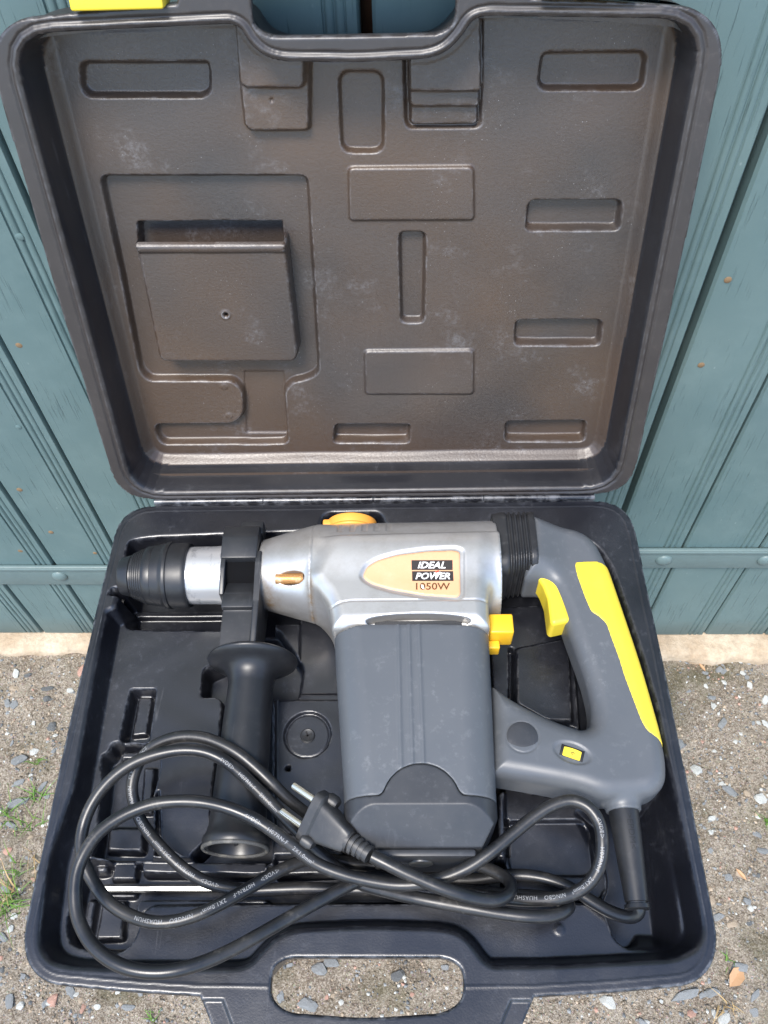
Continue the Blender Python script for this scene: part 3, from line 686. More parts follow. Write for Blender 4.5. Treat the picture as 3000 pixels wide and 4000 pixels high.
# stepped feet of the handle recess
Hpre = F.H.copy()
F.to([(-74.3, 370.7), (-25.8, 369.6), (-32.9, 294.4), (-36.8, 292.7), (-74.1, 293.5), (-78.3, 297.4), (-78.2, 321.5)], -33, 2.6, 6)
F.to([(-75.2, 376.1), (-28.4, 375.1), (-33.2, 324.1), (-36.5, 320.9), (-72.4, 321.7), (-77.1, 325.1)], -26, 2.4, 5)
F.to([(28.8, 357.4), (79.7, 358.8), (82.5, 293.6), (78.6, 290.8), (32.3, 291.7), (28.9, 296.2)], -45, 3, 5)
F.to([(33.2, 359.6), (76.5, 361.2), (79.7, 295.8), (77.3, 293.5), (35.4, 294.3), (32.9, 296.7)], -39, 2, 4)
F.to([(32, 362.8), (77.2, 364.3), (80, 307.7), (77.7, 306), (34.8, 306.9), (32.3, 308.7)], -33, 2, 4)
F.to([(31.5, 373.2), (76.9, 374.6), (80.4, 318.1), (78.1, 316.5), (34.1, 317.4), (31.7, 319.1)], -26, 2.2, 4)
F.H = np.where(dl < -3.0, F.H, Hpre)
F.to([(-168, 230.1), (-60.3, 228.7), (-60.8, 199.8), (-172.1, 201.2)], -60, 1.6, 2)
for bx, by in [(-122.2, 93.2), (-122.1, 64.4)]: F.H += .6*sstep((3.4-np.hypot(F.X-bx, F.Y-by))/1.2)
bx, by = [(-57.3, 313.9)][0]; F.H -= 1.5*sstep((1.4-np.hypot(F.X-bx, F.Y-by))/.8)
F.H += np.where(dl < -8, .35*np.sin(F.X*.045+np.sin(F.Y*.03)*1.5)*np.sin(F.Y*.05), 0)
lid = shell('lid_shell', F, fl_, flb, CL, M_lid, 49.5, 1)
lid.data.materials.append(M_smooth)
co_ = np.zeros(len(lid.data.polygons)*3); lid.data.polygons.foreach_get('center', co_); co_ = co_.reshape(-1, 3)*1000
no_ = np.zeros(len(lid.data.polygons)*3); lid.data.polygons.foreach_get('normal', no_); no_ = no_.reshape(-1, 3)
wl = (np.abs(no_[:, 2]) < .6) & (co_[:, 2] < -1.0) & (co_[:, 2] > -33.5); wl &= np.abs(psdf(CL, co_[:, 0], co_[:, 1])+2) < 4
rm = (psdf(CL, co_[:, 0], co_[:, 1]) > -1.0) & ~wl; lid.data.materials.append(M_rim)
lid.data.polygons.foreach_set('material_index', (wl*1+rm*2).astype(np.int32))
lid['label'] = 'dusty brown-black lid standing open'
AL = .269386
# lid-local x -> right, y -> up the lid, z -> towards the viewer
ML = Matrix(((1, 0, 0), (0, math.sin(AL), -math.cos(AL)), (0, math.cos(AL), math.sin(AL)))).to_4x4()
lid.matrix_local = ML
# bit pouch: its own front wall, open at the top with a rolled lip
PQ = [(-165.9, 221.6), (-57.6, 219.9), (-56.5, 127.9), (-59.6, 122.1), (-164.9, 123.9), (-167.3, 129)]; PP = roundpoly(PQ, [.6, .6, 5, 5, 5, 5], 5)
ytop = lambda x: PQ[0][1]+(PQ[1][1]-PQ[0][1])*(x-PQ[0][0])/(PQ[1][0]-PQ[0][0])
f_ = Field(PP[:, 0].min()-2, PP[:, 0].max()+2, PP[:, 1].min()-2, PP[:, 1].max()+2, .9)
fpp = lambda X, Y: psdf(PP, X, Y)
V_, Q_, be_, N_ = sheet(f_, fpp, .9)
V_[:, 2] = -29+.2*np.sin(V_[:, 0]*.05)*np.sin(V_[:, 1]*.06)-2.0*np.clip(1+fpp(V_[:, 0], V_[:, 1])/2.2, 0, 1)**2*(V_[:, 1] < ytop(V_[:, 0])-3)
V_[:, 2] += 2.6*np.sqrt(np.clip(1-((V_[:, 1]-(ytop(V_[:, 0])-3.6))/3.6)**2, 0, 1))
px_, py_ = [(-108.8, 164)][0]; rg = np.hypot(V_[:, 0]-px_, V_[:, 1]-py_); V_[:, 2] += .8*np.clip(1-((rg-2.9)/1.2)**2, 0, 1)-6*sstep((2.1-rg)/.8)
n0 = len(V_); op = V_[:, 1] > ytop(V_[:, 0])-.7; side = ~(op[be_[:, 0]] & op[be_[:, 1]])
V2_, Q2_ = skirt(V_, Q_, be_[side], N_, [(.5, -38), (.9, -49.5)])
Vi = V_.copy(); Vi[:, 2] -= 2.0
pouch = mesh('bit_pouch', np.concatenate([V2_, Vi]), np.concatenate([Q2_, Q_[:, ::-1]+len(V2_)]), M_lid, lid)
def latch(x0):
    o = box('latch', x0, x0+54, 372.6, 396, -14, 4.5, M_yel, lid, 1.6, 3)
    box('latch_tab', x0+6, x0+48, 396.3, 404, -10, 6, M_yel, o, 1.5, 3) if False else None
    bm = bmesh.new(); bm.from_mesh(o.data)
    for q in bm.verts:
        if q.co.y < .375 and q.co.z > 0: q.co.z += .002
    bm.to_mesh(o.data); bm.free()
    return o
latch(-162.5); latch(108)
# hinge: knuckles along the back edge
hp = []
for i in range(4):
    x0 = -190+i*95.1
    lathe('hinge_knuckle', [(0, 2.8), (.3, 3.1), (94.4, 3.1), (94.7, 2.8)], (x0, 2.6, 1.2), (1, 0, 0), M_base, base, 20)
box('hinge_strip', -189, 189, -.4, 3.4, -6, .2, M_base, base, .6)

# ================================================================ rotary hammer
dr = empty('rotary_hammer', (OX, OY, OZ), PSI)
tag(dr, 'silver, grey and yellow rotary hammer drill lying in the case', 'power tool')
ZC = 5.0; AY = -74.0
RES = .8
def build(name, fn, b0, b1, mt, parent=dr, h=RES):
    V, Q = nets(fn, b0, b1, h); return mesh(name, V, Q, mt, parent)
# chuck and barrel
ch = [(-203.6, 12.5), (-203.4, 14.3), (-202.4, 15.2), (-194.2, 17.4), (-193.6, 16.6), (-193.0, 18.6)]
for i, x in enumerate(np.linspace(-192, -181, 12)): ch.append((x, 18.8+i*.42+(.35 if i % 2 else -.25)))
ch += [(-179, 24.0), (-176, 24.6), (-174.6, 24.4), (-174.2, 24.9), (-168, 26.0), (-166.0, 26.3), (-165.2, 27.2), (-163.4, 27.5), (-161.8, 27.2), (-161.2, 26.3), (-160, 26.5), (-150, 26.6), (-147.6, 26.4), (-146.6, 25.8), (-146.4, 23.8)]
lathe('chuck', ch, (0, AY, ZC), (1, 0, 0), M_rubber, dr, 96)
lathe('chuck_bore', [(-203.9, 6.5), (-203.55, 11.8)], (0, AY, ZC), (1, 0, 0), M_black, dr, 32)
bar = lathe('barrel', [(-150, 23.2), (-126, 23.4), (-118, 24.3), (-116, 24.3)], (0, AY, ZC), (1, 0, 0), M_barrel, dr, 80)
for a in (20, 50, 80, 110, 140):
    pass
# gear housing
PN = roundpoly([(-30, -62), (92, -62), (91.5, -90), (88.5, -122), (88.4, -142), (-27.4, -142), (-29, -128), (-33, -117), (-40, -108), (-47, -98)], [6, 10, 12, 6, 3, 3, 6, 8, 10, 8], 6)
LEAF = roundpoly([(-7.3, -100), (-3.8, -90.9), (6.1, -84.9), (20.9, -80.5), (43.3, -77.2), (66.1, -76.5), (71.8, -79.5), (70.3, -117.4), (66.6, -121.4), (40.2, -119.2), (15.6, -113.9), (0.7, -108.5), (-5.6, -103.6)], 5, 5)
def housing(X, Y, Z):
    z = Z-ZC; yy = Y-AY
    rad = np.interp(X, [-92, -84, -74, -60, -45, -20, 60, 99, 110], [27.5, 29, 32, 36, 40, 41.6, 42.2, 42.4, 42.4])
    rr = np.sqrt(yy**2*1.0+z**2)
    cyl = (rr-rad)*.93
    cyl = np.maximum(cyl, np.maximum(-88-X, X-100.0))
    # squarer upper back
    neck = rext(psdf_b(PN, X, Y), z, 41.0, 11)
    d = smin(cyl, neck, 9)
    # crease along the crown: the back half sits a little lower
    cre = -62.5+.022*(X-20)
    d = d+.9*sstep((Y-cre)/2.2+.5)*sstep((X+42)/14)
    # dished leaf round the name plate
    lf = psdf_b(LEAF, X, Y); d = d+np.where(Z > 20, 1.0*sstep((-lf)/2.5+.5), 0)
    # parting lines
    d = d+.55*np.clip(1-((X+45.5)/.9)**2, 0, 1)
    ny = -121-5*sstep((-12-X)/24)-.0*X
    d = d+.55*np.clip(1-((Y-ny)/.9)**2, 0, 1)*(X > -36)
    # finger marks and screw pocket
    for k in range(5): d = d+np.where(Z > 10, .7*sstep((2.6-np.abs(X-(-24+k*9.6)))/1.2)*sstep((Y+57.5)/1.0)*sstep((-44-Y)/6), 0)
    e = np.sqrt(((X+59)/13.0)**2+((Y+93.5)/4.9)**2+((Z-32)/7.5)**2)-1
    d = smax(d, -e*5, 1.0)
    # shadowed vent slot above the motor
    vt = np.sqrt(((X-36)/38)**2+((Y+137)/5.2)**2)-1
    d = np.where(Z > 20, smax(d, -np.maximum(vt*4, (35-Z)), .8), d)
    return d
def psdf_b(P, X, Y):
    if X.shape == Y.shape: return psdf(P, X, Y)
    x2 = np.broadcast_to(X, (X.shape[0], Y.shape[1], 1)); y2 = np.broadcast_to(Y, x2.shape); return psdf(P, x2, y2)
hs = build('gear_housing', housing, (-92, -146, -42), (103, -28, 50), M_silver)
hs['label'] = 'silver gear housing'
lathe('lube_screw', [(-12, 4.2), (7, 4.2), (9.5, 3.4), (10.5, 1.5)], (-61, -92.5, 30.0), (1, -.02, .03), M_rust, hs, 20)
lathe('dark_port', [(0, 3.3), (3, 3.3)], (-51.5, -92.8, 31.4), (1, 0, 0), M_black, hs, 18)
# motor body and end cap
MT = roundpoly([(-27.6, -124), (88.4, -124), (87.6, -160), (85.2, -252), (84.6, -291.5), (-13.4, -291.5), (-15.8, -252), (-24, -170)], [4, 4, 20, 20, 9, 9, 20, 20], 6)
BUMP = (35.5, -267.0, 25.0)
def motor_raw(X, Y, Z):
    z = Z-ZC; T = 41.5-.0*X
    d = rext(psdf_b(MT, X, Y), z, 41.5, 22)
    # flatter crown
    cut = np.maximum((-(Y+272)), 0)
    d = np.maximum(d, (np.abs(z)-37.6-(Y+272.0)*.92+0)/1.36)
    d = np.maximum(d, (X-84.8-(Y+272)*.62)/1.18); d = np.maximum(d, (-X-14.6-(Y+272)*.98)/1.4)
    return d
def split(X, Y):
    """negative inside the end cap"""
    a = Y+262.5; c = np.sqrt((X-BUMP[0])**2+(Y-BUMP[1])**2)-BUMP[2]
    return smin(a, c, 5)
def motor(X, Y, Z):
    d = motor_raw(X, Y, Z)
    for gx_ in (20.5, 28.0, 35.2):
        gg = np.abs(X-(gx_+1.0+(Y+150)*-.012)); d = d+np.where(Z > 20, -.75*np.clip(1.25-(gg/1.3)**2, 0, 1), 0)
    return np.maximum(d, np.maximum(.25-split(X, Y), Y+140.5+1.5*sstep((X-40)/45)+2.2*sstep((0-X)/20)))
def endcap(X, Y, Z):
    return np.maximum(np.maximum(motor_raw(X, Y, Z)-.15, split(X, Y)+.25), -(Y+289.5))
box('vent_shade_insert', 4, 68, -142, -133, 34, 36.4, M_cap, hs, .3)  # dark insert added so the bright slot bottom looks shaded
build('motor_housing', motor, (-31, -292, -40), (92, -122, 50), M_grey)
build('end_cap', endcap, (-31, -294, -40), (92, -236, 50), M_cap)
ep = [(-2, 2), (60, 2)]
box('end_plate', 4, 70, -294.5, -289.7, -24, 24, M_cap, dr, 1.5)
lathe('brush_cover_screw', [(0, 8), (.8, 8), (1.4, 6.5), (1.5, 3), (1.1, .2)], (35, -294.5, 6), (0, -1, 0), M_steel, dr, 32)
# name plate
PLT = roundpoly([(-4.7, -100), (-2.2, -92.8), (6.2, -87.4), (20.9, -83.2), (43.2, -80.4), (64.3, -79.8), (68.5, -81.3), (67.4, -116.2), (64.7, -118.7), (40.2, -116.5), (16.7, -111.6), (2.2, -106.7), (-3.3, -102.7)], 3.2, 6)
def plate(name, P, lift, thick, mt, parent, h=.8):
    P = arr(P); a, b = P.min(0)-1.2, P.max(0)+1.2; f = Field(a[0], b[0], a[1], b[1], h)
    V, Q, be, N = sheet(f, lambda X, Y: psdf(P, X, Y), h)
    z = top_z(housing, V[:, 0], V[:, 1]); V[:, 2] = z+lift
    d = -psdf(P, V[:, 0], V[:, 1]); V[:, 2] -= .35*np.clip(1-d/1.2, 0, 1)**2*min(1, thick)
    k = len(V); bv = np.unique(be); pos = np.full(k, -1); pos[bv] = np.arange(len(bv))
    lo = V[bv].copy(); lo[:, 2] -= thick
    sk = np.stack([be[:, 1], be[:, 0], k+pos[be[:, 0]], k+pos[be[:, 1]]], 1)
    return mesh(name, np.concatenate([V, lo]), np.concatenate([Q, sk]), mt, parent)
np_ = plate('name_plate', PLT, 1.0, 1.6, M_plate, hs); np_['label'] = 'peach name plate reading IDEAL POWER 1050W'
def on_house(v, f, name, mt, lift, parent):
    z = top_z(housing, v[:, 0], v[:, 1]); return mesh(name, np.column_stack([v, z+lift]), f, mt, parent, False)
def quad_map(v, q):
    """map unit square coords to the quad q (bl, br, tr, tl)"""
    q = arr(q); u, w_ = v[:, :1], v[:, 1:]
    return (1-u)*(1-w_)*q[0]+u*(1-w_)*q[1]+u*w_*q[2]+(1-u)*w_*q[3]
def unit(v): return fit2d(v, 0, 0, 1, 1)
for qd, txt in (([(31.7, -95.8), (62.5, -96.2), (62.7, -88.1), (31.7, -87.8)], 'IDEAL'), ([(32, -104.9), (62.8, -105.2), (62.8, -97), (32, -96.7)], 'POWER')):
    g_ = np.array([(i/12, j/3) for j in range(4) for i in range(13)]); gf = [(j*13+i, j*13+i+1, (j+1)*13+i+1, (j+1)*13+i) for j in range(3) for i in range(12)]
    pn = on_house(quad_map(g_, qd), gf, 'label_panel', M_ink, 1.12, np_)
    v, f = text2d(txt, 1, .28, .022); v = unit(v); m0, m1 = (.15, .83) if txt == 'IDEAL' else (.08, .92)
    v = np.column_stack([m0+v[:, 0]*(m1-m0), .17+v[:, 1]*.66]); on_house(quad_map(v, qd), f, 'lettering', M_labelwhite, 1.25, np_)
v, f = text2d('1050W', 1, 0, .012); on_house(quad_map(unit(v), [(34.7, -112.5), (59.9, -112.7), (60.1, -106.8), (34.8, -106.5)]), f, 'lettering', M_brown, 1.22, np_)
# worn spots in the print: a red chip and pale tears
for pts, mt in (([(49.2, -97.4), (52.1, -96.2), (51.4, -98.8), (50.2, -99.3)], M_red), ([(48.1, -98.3), (53.1, -97.7), (55.4, -98.9), (52, -99.8), (48.9, -99.5)], M_labelwhite), ([(38.6, -108), (40.4, -109.2), (40.9, -111.6), (39.9, -112), (38.7, -110.4)], M_labelwhite)):
    on_house(arr(pts), [tuple(range(len(pts)))], 'worn_print', mt, 1.36, np_)
# bellows between housing and grip
def bellows(X, Y, Z):
    z = Z-ZC-1; y = Y+59-.10*(X-110)
    w_ = np.interp(X, [98, 103, 106, 112, 122, 130], [27.5, 28.5, 28.6, 27, 26, 26.2]); cor = np.where((X > 107) & (X < 125), 1.0*np.cos((X-107)*2*np.pi/4.0), .4)
    w_ = w_+cor*1.0; hz = 30+cor*1.0
    r = 13.0; qx = np.abs(y)-w_+r; qz = np.abs(z)-hz+r
    d = np.minimum(np.maximum(qx, qz), 0)+np.sqrt(np.maximum(qx, 0)**2+np.maximum(qz, 0)**2)-r
    return np.maximum(d*.8, np.maximum(97-X, X-130.2))
build('bellows', bellows, (95, -96, -34), (133, -22, 44), M_rubber)
# rear handle
RH = roundpoly([(127.4, -32.5), (152.8, -37.4), (169.9, -42.6), (180.2, -52.6), (186.9, -75.4), (193, -117.5), (199.3, -163.3), (203.6, -212.2), (203.8, -231.8), (201.1, -246), (192.8, -254.3), (181.3, -256.1), (157, -257.6), (139.2, -251.7), (111.7, -246.3), (87.5, -242.1), (83.7, -242.1), (88.3, -175.2), (93.1, -178.8), (104.1, -187.7), (129.1, -202), (149.3, -209.9), (155.9, -206.2), (158.4, -193.3), (157.1, -173.2), (152.1, -148.9), (148.2, -129.7), (144.6, -109), (137.1, -89.2), (119.6, -89.1)], [3, 12, 14, 16, 16, 30, 30, 20, 12, 14, 12, 8, 8, 16, 16, 6, 2, 2, 6, 14, 16, 12, 8, 12, 16, 16, 16, 14, 10, 3], 6)
def handle(X, Y, Z):
    z = Z-ZC; d2 = psdf_b(RH, X, Y)
    T = 18.5+10.5*sstep((158-X)/34)*sstep((Y+98)/24)+3.0*sstep((-196-Y)/30)*sstep((185-X)/40)
    r = 11.5
    d = rext(d2, z, T, r)
    # boss for the cord sleeve
    bs = np.maximum(np.sqrt((X-172.3)**2+z**2)-np.interp(Y, [-262, -250, -240], [11.6, 13.5, 15]), np.maximum(Y+238, -262-Y))
    d = smin(d, bs, 4)
    # recess for dial and button
    e = np.sqrt((( (X-138.6)*.94+(Y+228.5)*-.34)/12.6)**2+(((X-138.6)*.34+(Y+228.5)*.94)/7.2)**2)-1
    d = np.where(z > 0, d+1.0*sstep(-e*5+.5), d)
    e2 = (X-106)**2+(Y+217.2)**2; d = np.where(z > 0, d+.55*np.clip(1-((np.sqrt(e2)-11.1)/.7)**2, 0, 1), d)
    # shoulder seam behind the bellows
    return d
build('rear_handle', handle, (84, -266, -28), (214, -18, 40), M_grey)
def handle_pts(X, Y, Z): return handle(X, Y, Z)
YP = roundpoly([(159.9, -76.1), (178.1, -75.8), (192, -79.4), (224.4, -79.8), (218.2, -218.4), (204.9, -221.6), (200.9, -217.7), (192.6, -212.7), (189.7, -205.4), (183.4, -172.5), (181.6, -158), (178.6, -142), (176.7, -129.7), (171.4, -123.1), (166.9, -120.3), (163.7, -107.5), (160, -87)], 3.0, 5)
def ygrip(X, Y, Z): return np.maximum(handle(X, Y, Z)-.45, np.maximum(psdf_b(YP, X, Y), -(Z-ZC)-14))
build('grip_inlay', ygrip, (140, -224, -14), (214, -58, 28), M_yel)
TR = roundpoly([(129.9, -79.6), (132.1, -77.4), (137, -77.2), (141.4, -80.9), (145.1, -87.7), (151.3, -123.5), (150.1, -125.7), (138.1, -128.6), (136, -126.4), (135.9, -105.2), (133.3, -94.2), (129.7, -86.4)], 2.5, 5)
build('trigger', lambda X, Y, Z: rext(psdf_b(TR, X, Y), Z-ZC-3, 12.5, 3.2), (118, -140, -14), (160, -72, 24), M_yel)
# mode lever beside the motor
box('mode_lever', 89.5, 107.5, -137, -121, 2, 24, M_amber, dr, 1.6, 3)
box('lever_foot', 87.5, 97.5, -144, -137.2, 0, 12, M_amber, dr, 1.2, 3)
box('lever_stem', 85, 89.2, -134, -126, 8, 18, M_amber, dr, .8, 2)
# button and speed dial
zt = float(top_z(handle, [106], [-217.2])[0])
lathe('side_button', [(-2, 10.6), (.15, 10.6), (.5, 9.6), (.7, 5), (.75, .2)], (106, -217.2, zt), (0, 0, 1), M_cap, dr, 48)
zd = float(top_z(handle, [138.6], [-228.5])[0])
lathe_o = lathe('speed_dial', [(-3.3, 13.6), (-3.0, 14.0), (3.0, 14.0), (3.3, 13.6)], (138.5, -228.9, zd-12.5), (.34, .94, 0), M_yel, dr, 60)
sl0 = box('dial_slot', -8.0, 8.0, -4.0, 4.0, -1.2, .14, M_black, dr, .2); sl0.location = (.1386, -.2285, zd*.001); sl0.rotation_euler = (0, 0, R(-19.9))
v, f = text2d('6', 1); v = unit(v)-.5; v = np.column_stack([v[:, 1]*3.0, -v[:, 0]*2.0])
mesh('dial_number', np.column_stack([138.9+v[:, 0]*.94, -229.2+v[:, 1], np.full(len(v), zd+1.62)]), f, M_ink, lathe_o, False)
# cord sleeve
sl = lathe('cord_sleeve', [(0, 8), (0, 9.9), (4, 10.1), (30, 9.0), (61, 7.4), (61.3, 6.7), (62.4, 6.7), (62.7, 8.0), (65, 8.2), (65.6, 7.4), (65.8, 4.2)], (172.3, -256.5, ZC), (-.002, -1, -.03), M_rubber, dr, 48)
v, f = text2d('>EPDM<', 1, cuts=5); v = unit(v)
def on_sleeve(v):
    t = 9+v[:, 0]*22; r = np.interp(t, [4, 30, 61], [10.1, 9.0, 7.4])+.12; a = (v[:, 1]-.5)*.42+.12
    return np.column_stack([172.3+r*np.sin(a), -256.5-t, ZC-.03*t+r*np.cos(a)])
mesh('lettering', on_sleeve(v), f, M_black, sl, False)
# selector knob at the back
kn = lathe('selector_knob', [(0, 17), (1.2, 20.5), (6, 21.2), (8, 20.6), (9, 18), (9, 10)], (-17, -35.5, 8), (0, 1, .15), M_orange, dr, 56)
lathe('knob_centre', [(-1.2, 17.0), (-.4, 17.6), (-.05, 17.4)], (-17, -36.2, 8), (0, 1, .15), M_white, dr, 40)
tube('knob_ridge', np.array([(-17+19.6*math.cos(a), -36.0+(19.6*math.sin(a))*-.15, 8+19.6*math.sin(a)) for a in np.linspace(.1, math.pi-.1, 30)]), 1.6, M_orange, kn, 10)
box('knob_tab', -40.5, -30, -36, -30, 8, 20, M_orange, dr, 1.5)
# ---- side handle: clamp, bracket, guard and grip
def prism(name, P, x0, x1, mt, parent, bev=1.0):
    """extrude a (y,z) outline along x"""
    bm = bmesh.new(); a = [bm.verts.new((x0*.001, y*.001, z*.001)) for y, z in P]; b = [bm.verts.new((x1*.001, y*.001, z*.001)) for y, z in P]
    bm.faces.new(a); bm.faces.new(b[::-1]); n = len(P)
    for i in range(n): bm.faces.new((a[i], b[i], b[(i+1) % n], a[(i+1) % n]))
    bmesh.ops.bevel(bm, geom=bm.edges[:], offset=bev*.001, segments=2, profile=.5, affect='EDGES')
    return flatish(from_bm(name, bm, mt, parent))
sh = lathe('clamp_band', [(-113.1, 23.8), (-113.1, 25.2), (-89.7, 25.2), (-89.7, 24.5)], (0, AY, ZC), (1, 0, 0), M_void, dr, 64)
prism('clamp_block', [(-77, 36.5), (-58, 38.5), (-47, 36), (-44, 26), (-44, 0), (-60, 0), (-77, 26)], -117.2, -88.5, M_clamp, dr, 1.4)
prism('bracket_cheek', [(-70, 36), (-80, 35), (-110, 28), (-147, 24), (-147, -12), (-100, -18), (-70, -10)], -89.6, -85.2, M_clamp, dr, 1.0)
prism('bracket_cheek', [(-74, 35), (-84, 33.5), (-104, 27), (-104, 5), (-74, 5)], -116.8, -113.2, M_clamp, dr, .8)
prism('bracket_arm', [(-87, 20), (-89, 21.5), (-103, 27.5), (-113, 26.5), (-114.5, 24), (-117, 23), (-148, 22), (-148, -12), (-87, -12)], -112.8, -90.2, M_clamp, dr, 1.0)
box('bracket_collar', -113.6, -89.0, -116, -104, 18, 28.2, M_clamp, dr, 1.2)
gp = [(0, 10), (0, 32.5), (.8, 33.6), (2.0, 33.9), (3.2, 33.2), (5.0, 30.5), (6.5, 27), (8.5, 22.8), (12, 19.2), (16, 17.3), (22, 16.6), (60, 17.6), (100, 18.6), (122, 19.4), (127, 20.6), (129.5, 22.2), (132, 22.8), (135, 22.6), (136.5, 21.2), (136.6, 18.5), (134.5, 17.6), (128, 17), (124, 16.5), (123.8, 1)]
gr = lathe('side_grip', gp, (-89.5, -148.5, ZC), (.006, -1, -.012), M_rubber, dr, 96, True, 50)
for a in range(6):
    q = a*math.pi/3+.3
    v = [(-88.7+math.cos(q)*9+sx_*1.0*math.sin(q)+k*math.cos(q)*8, -148.5-t, ZC-1.5+math.sin(q)*9-sx_*1.0*math.cos(q)+k*math.sin(q)*8) for t in (122, 131) for k in (-.6, 1) for sx_ in (-1, 1)]
    mesh('grip_rib', v, [(0, 1, 3, 2), (4, 6, 7, 5), (0, 4, 5, 1), (2, 3, 7, 6), (0, 2, 6, 4), (1, 5, 7, 3)], M_rubber, gr, False)
lathe('grip_bore_shade', [(125.5, 16.4), (127.5, 16.6)], (-89.5, -148.5, ZC), (.006, -1, -.012), M_void, gr, 48)  # added black disc painting the shade inside the hollow grip end
tube('grip_rim', np.array([(-88.7+21.4*math.cos(a), -284.9, ZC-1.6+21.4*math.sin(a)) for a in np.linspace(0, 2*math.pi, 60)]), 1.5, M_rimdirt, gr, 10)
box('clamp_lever', -106, -87, -50, -38, 16, 30, M_clamp, dr, 1.5)
# ---- cord
CP = []
CP += [(3.9, -295.9, 32), (13.2, -300.2, 31.5), (24, -305, 30), (36.2, -309.6, 28), (48.4, -314, 26), (60.7, -317, 23), (71.6, -318.7, 19), (82, -318.5, 15), (90, -314.7, 10), (93.2, -309, 5), (91.6, -303.5, 0), (85, -298.5, -4), (73.4, -293, -8), (53.9, -289, -12), (30.6, -289.9, -15), (10.4, -291.6, -17), (-9.8, -290.2, -16), (-28.2, -288.1, -13), (-41.2, -288.9, -9)]
CP += [(-58.3, -297.3, -2), (-73.8, -307, 2), (-88.7, -316.4, 6), (-103.8, -324.2, 8), (-119.4, -329.1, 8), (-135.5, -330.1, 8), (-153.2, -325.3, 6), (-167.9, -317.3, 6), (-179.1, -306.1, 6), (-186.9, -295, 8), (-191.3, -283.5, 9), (-191.4, -272, 11), (-187.8, -260.8, 15), (-180.7, -249.6, 19), (-170.8, -240.5, 23), (-158.4, -233.3, 26), (-142.3, -228.4, 28), (-126.1, -226.3, 29), (-112.2, -227.2, 28), (-100.4, -231.3, 26), (-88, -239.7, 25), (-75.8, -250, 23), (-63.9, -260.4, 20), (-50.5, -272, 12)]
CP += [(-38, -282.2, 2), (-22.4, -293.8, -6), (-5.7, -304.2, -8), (10.8, -309.5, -4), (31.7, -315, 2), (63, -320.9, 5), (86.3, -324.7, 5), (104.8, -326.4, 5), (118.4, -325.5, 3), (127.8, -321.7, -1), (130.8, -317.2, -7), (127, -313.6, -14), (114.3, -310.4, -20), (98.3, -308.7, -23), (73.6, -306.9, -24), (40.4, -304.2, -22), (17.1, -301.2, -15), (2.5, -300.8, -6), (-8.5, -305.5, 1), (-31.4, -318.4, 9), (-53.4, -331.4, 15)]
CP += [(-67.9, -340.3, 20), (-82, -348.3, 24), (-95.8, -354.7, 28), (-109.8, -359, 31), (-124.5, -360.3, 32), (-140, -358.3, 32), (-154.6, -352.4, 31), (-167, -343.2, 30), (-176.6, -330.1, 30), (-180.3, -317, 32), (-180.8, -304.5, 34), (-177.5, -293.9, 36), (-171.7, -283.8, 37), (-163.4, -276, 37), (-151.4, -269.1, 37), (-136.7, -264.3, 37), (-121.3, -262.9, 37), (-105.6, -263.8, 37), (-89.7, -267.3, 37), (-74, -273, 35), (-60.7, -280.2, 32), (-47.7, -288.2, 26)]
CP += [(-33, -297.4, 20), (-15.6, -303.5, 17), (0.2, -306.8, 15), (17.5, -309.1, 14), (31.7, -309, 15), (49, -305.6, 17), (64.8, -300.1, 20), (79.3, -291.8, 23), (94.2, -281, 25), (107.5, -271.5, 27), (120.8, -264.2, 29), (133.8, -261.4, 30), (143.6, -265.4, 30), (149.8, -274.9, 28), (150.4, -286.6, 26), (148.5, -297.6, 22), (143.5, -306.2, 17), (135.2, -312.3, 11), (123.3, -315.4, 4), (108.3, -315.5, -2), (96.2, -314.2, -7), (80.9, -311.5, -14), (64.9, -308.6, -18), (40.3, -306.1, -20), (7.1, -306, -19), (-17.9, -306, -19), (-43, -305.2, -19), (-68, -305.9, -19)]
CP += [(-82.6, -306.4, -18), (-96, -305.3, -15), (-108.4, -302.7, -12), (-122.1, -296.6, -8), (-135.5, -286.9, -5), (-147.1, -276.4, -3), (-156.6, -265.7, -1), (-162.6, -254.8, 1), (-165.3, -245.2, 4), (-164.1, -235.8, 8), (-159.8, -226.4, 12), (-150.9, -220, 18), (-138.6, -216, 22), (-126.4, -214.9, 24), (-114.1, -216.6, 25), (-101.8, -220.8, 25), (-89.5, -227.1, 24), (-77.5, -235.6, 21), (-65.6, -245.4, 17), (-56.5, -252.8, 11)]
CP += [(-43.3, -261.3, 2), (-26.7, -272.7, -8), (-11.7, -281.9, -17), (3.4, -287.7, -24), (23.7, -293.6, -28), (49.1, -297.7, -28), (70.9, -298.5, -26), (91.1, -296.5, -24), (105.9, -296.6, -22), (120.6, -299.2, -21), (136.1, -305.7, -19), (147.8, -313.7, -17), (157.6, -320.1, -14), (165, -323.7, -10), (170.3, -324.9, -6), (173.2, -323.8, -2), (174.2, -321.1, 1)]
CP += [(172.2, -319, 3.2), (172.2, -310, 3.4)]
cs_ = spline(CP, 1.6)
for _ in range(3): cs_[1:-1] = cs_[1:-1]*.5+.25*(cs_[:-2]+cs_[2:])
RC = 4.15
cord = tube('power_cord', cs_, RC, M_cord, dr, 20)
sl_ = np.concatenate([[0], np.cumsum(np.linalg.norm(np.diff(cs_, axis=0), axis=1))]); Tt, Bt, Ut = frames(cs_)
